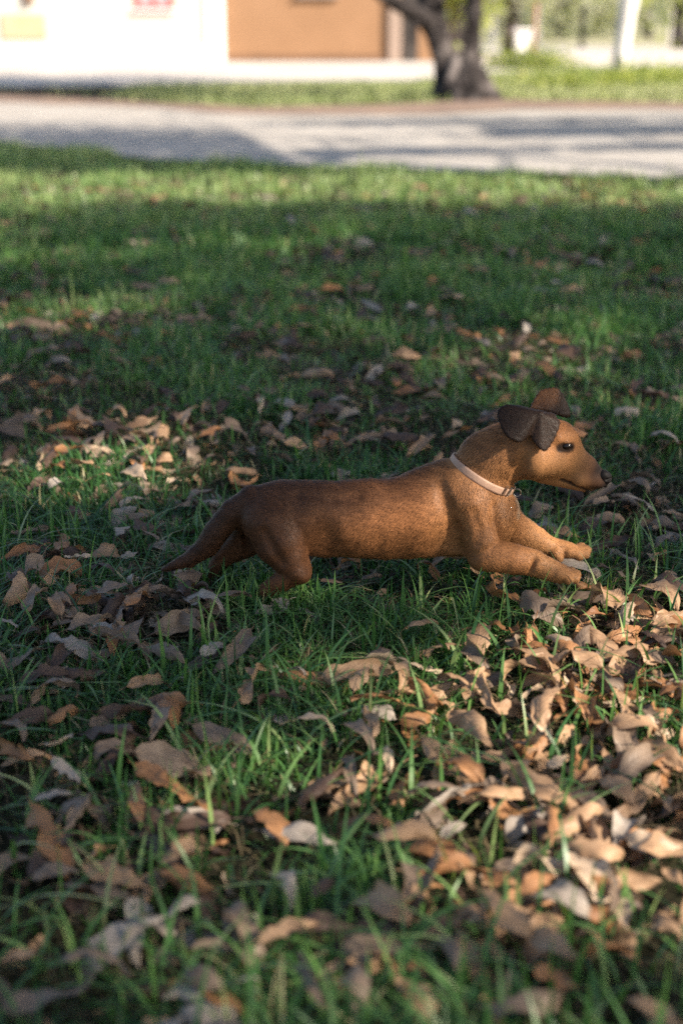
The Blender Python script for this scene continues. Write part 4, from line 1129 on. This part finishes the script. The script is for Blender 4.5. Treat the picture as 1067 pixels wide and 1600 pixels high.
# scattered ones: dense where the photograph has drifts
DRIFT = [(850,1080,130,60,5.0),(920,1290,170,110,4.6),(780,1450,150,80,3.0),(1000,1050,90,90,3.4),(180,985,150,50,3.6),(250,1130,120,80,1.1),(60,1080,90,60,1.0),(330,1270,130,70,1.1),(180,1340,120,60,1.1),(100,1540,150,60,1.0),
         (430,1470,120,80,.8),(560,1100,90,60,1.5),(640,1240,100,60,1.2),(170,735,140,35,1.3),(250,690,140,25,1.2),(210,830,120,40,1.4),(380,660,120,20,2.4),(620,610,110,25,2.2),(700,590,60,20,2.0),(890,580,70,25,2.2),
         (240,490,60,14,1.8),(420,480,80,14,1.8),(560,400,160,20,.8),(930,480,60,14,1.6),(1010,420,70,20,1.6),(1000,640,90,25,1.6),(1000,800,80,30,2.2),(850,540,90,10,1.6),(120,600,120,20,1.0),(560,690,120,20,1.6),(80,390,60,14,1.0),(490,340,20,8,1.4),(640,520,60,14,1.0),(330,560,120,20,1.2)]
DG = []
for (x, y, sx, sy_, a) in DRIFT:
    c = onz(x, y); l = onz(x - sx, y); u = onz(x, y - sy_); d = onz(x, y + sy_)
    DG.append((c[0], c[1], c[0] - l[0], (u[1] - d[1]) / 2, a))
def drift(x, y):
    s = (0.24 * sstep(.35, .65, fbm(x * 3, y * 3, 91)) + .06) * (1 + 1.2 * sstep(2.6, 4.0, y))
    s = s * (1 + .0 * y)
    for cx, cy, sx, sy_, a in DG: s = s + a * .5 * np.exp(-((x - cx) / sx) ** 2 - ((y - cy) / sy_) ** 2)
    return s
n_try = 34000
yy = rl.uniform(.75, 7.6, n_try); xx = rl.uniform(-1, 1, n_try) * (yy * .30 + .75)
acc = rl.uniform(0, 1.5, n_try) < drift(xx, yy) * .27 / (.4 + .10 * yy)
xx, yy = xx[acc], yy[acc]
for x, y in zip(xx, yy):
    var = int(rl.integers(0, NVAR)); a = rl.uniform(0, 6.283); L = rl.uniform(.05, .105)
    z = ground_z(x, y) + rl.uniform(.006, .036) - (0.006 if y > 3 else 0)
    tl = rl.normal() * .22
    d = np.array([math.cos(a), math.sin(a), tl]) * L / 2; c = np.array([x, y, float(z)])
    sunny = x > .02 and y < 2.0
    ci = int(rl.choice(6, p=[.40, .22, .14, .12, .07, .05] if sunny else [.13, .13, .33, .30, .02, .09]))  # leaves in the sun get warmer colours: sunlight put into their colour
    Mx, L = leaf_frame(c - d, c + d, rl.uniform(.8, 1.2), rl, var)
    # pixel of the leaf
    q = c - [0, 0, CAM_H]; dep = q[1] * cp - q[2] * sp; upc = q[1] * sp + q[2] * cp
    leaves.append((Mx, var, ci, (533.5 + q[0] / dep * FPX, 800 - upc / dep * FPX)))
# crumbs and torn bits low in the grass
n_try = 9000
yy = np.sqrt(rl.uniform(.7 ** 2, 4.2 ** 2, n_try)); xx = rl.uniform(-1, 1, n_try) * (yy * .29 + .5)
acc = rl.uniform(0, 1, n_try) < .22 + .5 * drift(xx, yy)
for x, y in zip(xx[acc], yy[acc]):
    var = int(rl.integers(0, NVAR)); a = rl.uniform(0, 6.283); L = rl.uniform(.012, .040)
    d = np.array([math.cos(a), math.sin(a), rl.normal() * .3]) * L / 2; c = np.array([x, y, float(ground_z(x, y)) + rl.uniform(.003, .016)])
    Mx, L = leaf_frame(c - d, c + d, rl.uniform(.9, 1.8), rl, var)
    leaves.append((Mx, var, int(rl.choice(6, p=[.14, .16, .26, .34, .03, .07])), (-999, -999)))
def size_key(i):
    Mx, var, ci, (px, py) = leaves[i]
    if not (-20 < px < 1087 and 200 < py < 1620): return -1
    c = Mx[:3, 3]
    return np.linalg.norm(Mx[:3, 0]) * np.linalg.norm(Mx[:3, 1]) * ppm(c) ** 2 * (3 if i < len(HERO) else 1)
order = sorted(range(len(leaves)), key=size_key, reverse=True)
single = set(order[:300])
# where a leaf lies, in words one can follow in the picture
PLACES = [((0, 900, 330, 1065), 'in the shaded drift below the tail'), ((330, 900, 560, 1065), 'in the grass below the hind legs'), ((560, 880, 740, 1000), 'in the grass under the belly'),
          ((740, 900, 960, 985), 'just below the front paws'), ((960, 880, 1087, 1010), 'at the right edge level with the front paws'), ((900, 740, 1087, 880), 'on the grass ahead of the nose'),
          ((780, 790, 900, 880), 'beside the front legs'), ((560, 1000, 760, 1180), 'in the middle below the belly'), ((760, 985, 960, 1180), 'in the sunlit pile below the front paws'), ((960, 1010, 1087, 1180), 'in the sun at the right edge below the paws'),
          ((0, 1065, 200, 1200), 'in the shade at the left edge, low down'), ((200, 1065, 400, 1200), 'in the dark grass left of centre'), ((400, 1065, 560, 1200), 'at the shaded middle of the foreground'),
          ((0, 1200, 180, 1400), 'at the lower left edge'), ((180, 1200, 360, 1400), 'around the sunlit tuft at lower left'), ((360, 1200, 560, 1400), 'at the lower middle, left of centre'), ((560, 1180, 760, 1400), 'at the lower middle, right of centre'),
          ((760, 1180, 930, 1400), 'in the sunny drift at lower right'), ((930, 1180, 1087, 1400), 'at the sunlit lower right edge'), ((-20, 1400, 250, 1620), 'in the bottom left corner'), ((250, 1400, 540, 1620), 'along the bottom, left of centre'),
          ((540, 1400, 760, 1620), 'along the bottom, right of centre'), ((760, 1400, 1087, 1620), 'in the bottom right corner'), ((0, 760, 330, 900), 'in the grass left of the tail'), ((0, 640, 330, 760), 'in the small sunny patch far left of the back'),
          ((330, 600, 720, 760), 'in the grass behind the back'), ((330, 760, 560, 900), 'between the hind legs'), ((720, 520, 960, 660), 'in the grass behind the head'), ((900, 640, 1087, 740), 'on the grass right of the head')]
def place(px, py):
    for (x0, y0, x1, y1), w in PLACES:
        if x0 <= px < x1 and y0 <= py < y1: return w
    return ('far back on the lawn, ' + ('left' if px < 355 else 'middle' if px < 711 else 'right')) if py < 760 else 'at the edge of the foreground'
lab_count = {}
info = []
for i in sorted(single):
    Mx, var, ci, (px, py) = leaves[i]
    L = np.linalg.norm(Mx[:3, 0]); ln = 'long' if L > .098 else 'short' if L < .07 else ''
    lab = ' '.join(f'{ln} {LEAF_COL[ci][0]} {shape_word(var)} leaf {place(px, py)}'.split())
    info.append((i, lab, px, py)); lab_count.setdefault(lab, []).append((i, px, py))
final = {}
ORD = ['', 'second ', 'third ', 'fourth ', 'fifth ', 'sixth ', 'seventh ']
for lab, it in lab_count.items():
    if len(it) == 1: final[it[0][0]] = lab; continue
    xs_ = [q[1] for q in it]; ys_ = [q[2] for q in it]
    horiz = (max(xs_) - min(xs_)) > (max(ys_) - min(ys_)) * .8
    it2 = sorted(it, key=lambda q: q[1] if horiz else -q[2])
    for k, q in enumerate(it2):
        if len(it2) == 2: w = ('left one of two' if horiz else 'lower one of two') if k == 0 else ('right one of two' if horiz else 'upper one of two')
        else: w = ORD[min(k, 6)] + (f'from the left of {len(it2)}' if horiz else f'from the bottom of {len(it2)}') if k else (f'leftmost of {len(it2)}' if horiz else f'lowest of {len(it2)}')
        final[q[0]] = lab + ', ' + w
for i in sorted(single):
    Mx, var, ci, _ = leaves[i]
    o = bpy.data.objects.new('fallen_leaf', leaf_data(var, ci))
    o.matrix_world = Matrix(Mx.tolist())
    col.objects.link(o)
    tag(o, ' '.join(final[i].split()[:16]), 'leaf', 'fallen leaves on the lawn')
rest = [i for i in range(len(leaves)) if i not in single]
Vs, Fs, Us, Mi, o_ = [], [], [], [], 0
for i in rest:
    Mx, var, ci, _ = leaves[i]
    V, F, UV = LV[var][:3]
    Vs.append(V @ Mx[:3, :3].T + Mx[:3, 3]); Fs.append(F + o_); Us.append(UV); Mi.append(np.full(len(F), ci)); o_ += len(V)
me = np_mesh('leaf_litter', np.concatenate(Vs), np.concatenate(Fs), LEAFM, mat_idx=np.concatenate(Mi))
uvl = me.uv_layers.new(name='leaf_uv'); li = np.empty(len(me.loops), np.int32); me.loops.foreach_get('vertex_index', li)
uvl.data.foreach_set('uv', np.concatenate(Us)[li].astype(np.float32).ravel())
tag(link('leaf_litter', me), 'many small dry leaves scattered over the lawn', 'leaf litter', kind='stuff')
print('leaves', len(leaves), 'single', len(single))

# ------------------------------------------------------------------ grass
def blades(x, y, z, h, w, lean, az, tint, mat, name, label, segs=4, droop=None):
    n = len(x)
    t = np.linspace(0, 1, segs + 1)
    dx, dy = np.cos(az), np.sin(az)
    fa = az + np.pi / 2 + rng.normal(size=n) * .5
    sx, sy_ = np.cos(fa), np.sin(fa)
    rows = []
    for k, tk in enumerate(t):
        hor = h * lean * tk ** 1.8
        ver = h * (tk - np.clip(lean, 0, 1.6) * .42 * tk ** 2.4)
        cx = x + dx * hor; cy = y + dy * hor; cz = z + ver
        wk = w * (1 - tk ** 1.7) * (.65 + .5 * min(1, tk * 3)) / 2
        if k < segs:
            rows.append(np.stack([cx - sx * wk, cy - sy_ * wk, cz], 1)); rows.append(np.stack([cx + sx * wk, cy + sy_ * wk, cz], 1))
        else: rows.append(np.stack([cx, cy, cz], 1))
    m = 2 * segs + 1
    V = np.stack(rows, 1).reshape(-1, 3)
    b = np.arange(n)[:, None] * m
    Q = np.concatenate([b + np.array([2 * k, 2 * k + 1, 2 * k + 3, 2 * k + 2]) for k in range(segs - 1)])
    Tt = b + np.array([2 * segs - 2, 2 * segs - 1, 2 * segs])
    me = np_mesh(name, V, [Q, Tt], [mat])
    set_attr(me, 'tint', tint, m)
    return tag(link(name, me), label, 'grass', kind='stuff')
def lawn(n, y0, y1, hm, wm, segs, lean0=.4, margin=.55, kmin=.10):
    y = np.sqrt(rng.uniform(y0 ** 2, y1 ** 2, n)) if y1 < 3.9 else rng.uniform(y0, y1, n)
    x = rng.uniform(-1, 1, n) * (y * .29 + margin)
    # tufts
    k = n // 2
    tx = x[:k // 9]; ty = y[:k // 9]
    w_ = rng.integers(0, len(tx), k)
    x[:k] = tx[w_] + rng.normal(size=k) * .012 * hm / .05; y[:k] = ty[w_] + rng.normal(size=k) * .012 * hm / .05
    d = fbm(x * 4.5, y * 4.5, 33); dr = np.clip(drift(x, y), 0, 1.6)
    keep = rng.uniform(0, 1, n) < np.clip(.12 + 1.5 * sstep(.36, .66, d) - .38 * dr, kmin, 1)
    x, y, d, dr = x[keep], y[keep], d[keep], dr[keep]; n = len(x)
    near_road = np.interp(x, *zip(*ROAD_N)) + .12 * np.sin(x * 7)
    k2 = y < near_road; x, y, d, dr = x[k2], y[k2], d[k2], dr[k2]; n = len(x)
    h = hm * np.exp(rng.normal(size=n) * .38) * (.35 + 1.35 * d)
    w = wm * rng.uniform(.55, 1.5, n) * np.clip(h / hm, .6, 1.3)
    lean = np.abs(rng.normal(size=n) * .6 + lean0)
    az = rng.uniform(0, 6.283, n)
    tint = np.clip(.33 + .27 * sstep(1.9, 4.2, y) + .42 * sstep(5.2, 6.5, y) + .55 * (fbm(x * 1.7, y * 1.7, 51) - .5) + .17 * rng.normal(size=n), 0, .93)  # tint rises with distance: brighter mid lawn and sunlit strip painted into the grass
    dead = rng.uniform(size=n) < .035; tint = np.where(dead, 1.0, tint)
    return x, y, ground_z(x, y) - .004, h, w, lean, az, tint, segs
def put(args, name, label, mat):
    x, y, z, h, w, lean, az, tint, segs = args
    blades(x, y, z, h, w, lean, az, tint, mat, name, label, segs)
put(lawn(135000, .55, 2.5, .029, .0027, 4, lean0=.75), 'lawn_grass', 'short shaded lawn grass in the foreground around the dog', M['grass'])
n = 60000
y = np.sqrt(rng.uniform(.55 ** 2, 3.6 ** 2, n)); x = rng.uniform(-1, 1, n) * (y * .29 + .5)
blades(x, y, ground_z(x, y) + .002 + rng.uniform(0, .012, n), rng.uniform(.012, .035, n), rng.uniform(.0012, .003, n), rng.uniform(1.2, 2.2, n), rng.uniform(0, 6.283, n), rng.uniform(0, 1, n) ** 1.5, M['thatch'], 'thatch', 'flat dead grass and thatch on the soil of the lawn', 2)
# a scatter of long broad blades in the foreground
n = 3600
y = rng.uniform(.6, 2.2, n); x = rng.uniform(-1, 1, n) * (y * .29 + .45)
feet = np.concatenate([onz(440, 962)[None, :2] + rng.normal(size=(320, 2)) * [.05, .025], onz(345, 925)[None, :2] + rng.normal(size=(110, 2)) * [.045, .025]])
kp = (fbm(x * 3.2, y * 3.2, 71) > .47); x, y = np.concatenate([x[kp], feet[:, 0]]), np.concatenate([y[kp], feet[:, 1]]); n = len(x)
blades(x, y, ground_z(x, y), np.where(np.arange(n) >= n - len(feet), rng.uniform(.035, .07, n), rng.uniform(.05, .11, n)), rng.uniform(.0035, .0062, n), np.abs(rng.normal(size=n) * .5 + .55), rng.uniform(0, 6.283, n), np.clip(.62 + .2 * rng.normal(size=n), 0, .95), M['grass'], 'long_grass', 'long broad arching grass blades in the foreground', 7)
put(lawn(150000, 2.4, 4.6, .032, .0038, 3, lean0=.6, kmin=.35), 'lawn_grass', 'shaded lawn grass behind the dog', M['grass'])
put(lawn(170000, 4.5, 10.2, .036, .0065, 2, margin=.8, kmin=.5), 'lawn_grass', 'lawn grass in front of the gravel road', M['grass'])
# sunlit verge across the road
n = 190000
y = rng.uniform(12.0, 27, n); x = rng.uniform(-1, 1.35, n) * (y * .27 + 5.5)
fe = np.interp(x, [-10, -3.7, -2, -.8, .7, 1.6, 3.3, 12], [19.6, 16.8, 15.2, 14.1, 14.9, 15.8, 15.1, 13.6]); ne = np.interp(x, [-10, -5, -2, 1, 2.4, 4, 7], [20.2, 18.6, 19.1, 20.3, 23.3, 26.3, 26.8])
bare = sstep(-1.8, -2.8, x)
kp = (y > fe + .25 * (fbm(x * 2, y * 2, 8) - .5)) & (y < ne) & (rng.uniform(size=n) > .97 * (x < -2.6)) & (rng.uniform(size=n) < .3 + sstep(.3, .6, fbm(x * 1.2, y * 1.2, 14)))
x, y = x[kp], y[kp]; n = len(x)
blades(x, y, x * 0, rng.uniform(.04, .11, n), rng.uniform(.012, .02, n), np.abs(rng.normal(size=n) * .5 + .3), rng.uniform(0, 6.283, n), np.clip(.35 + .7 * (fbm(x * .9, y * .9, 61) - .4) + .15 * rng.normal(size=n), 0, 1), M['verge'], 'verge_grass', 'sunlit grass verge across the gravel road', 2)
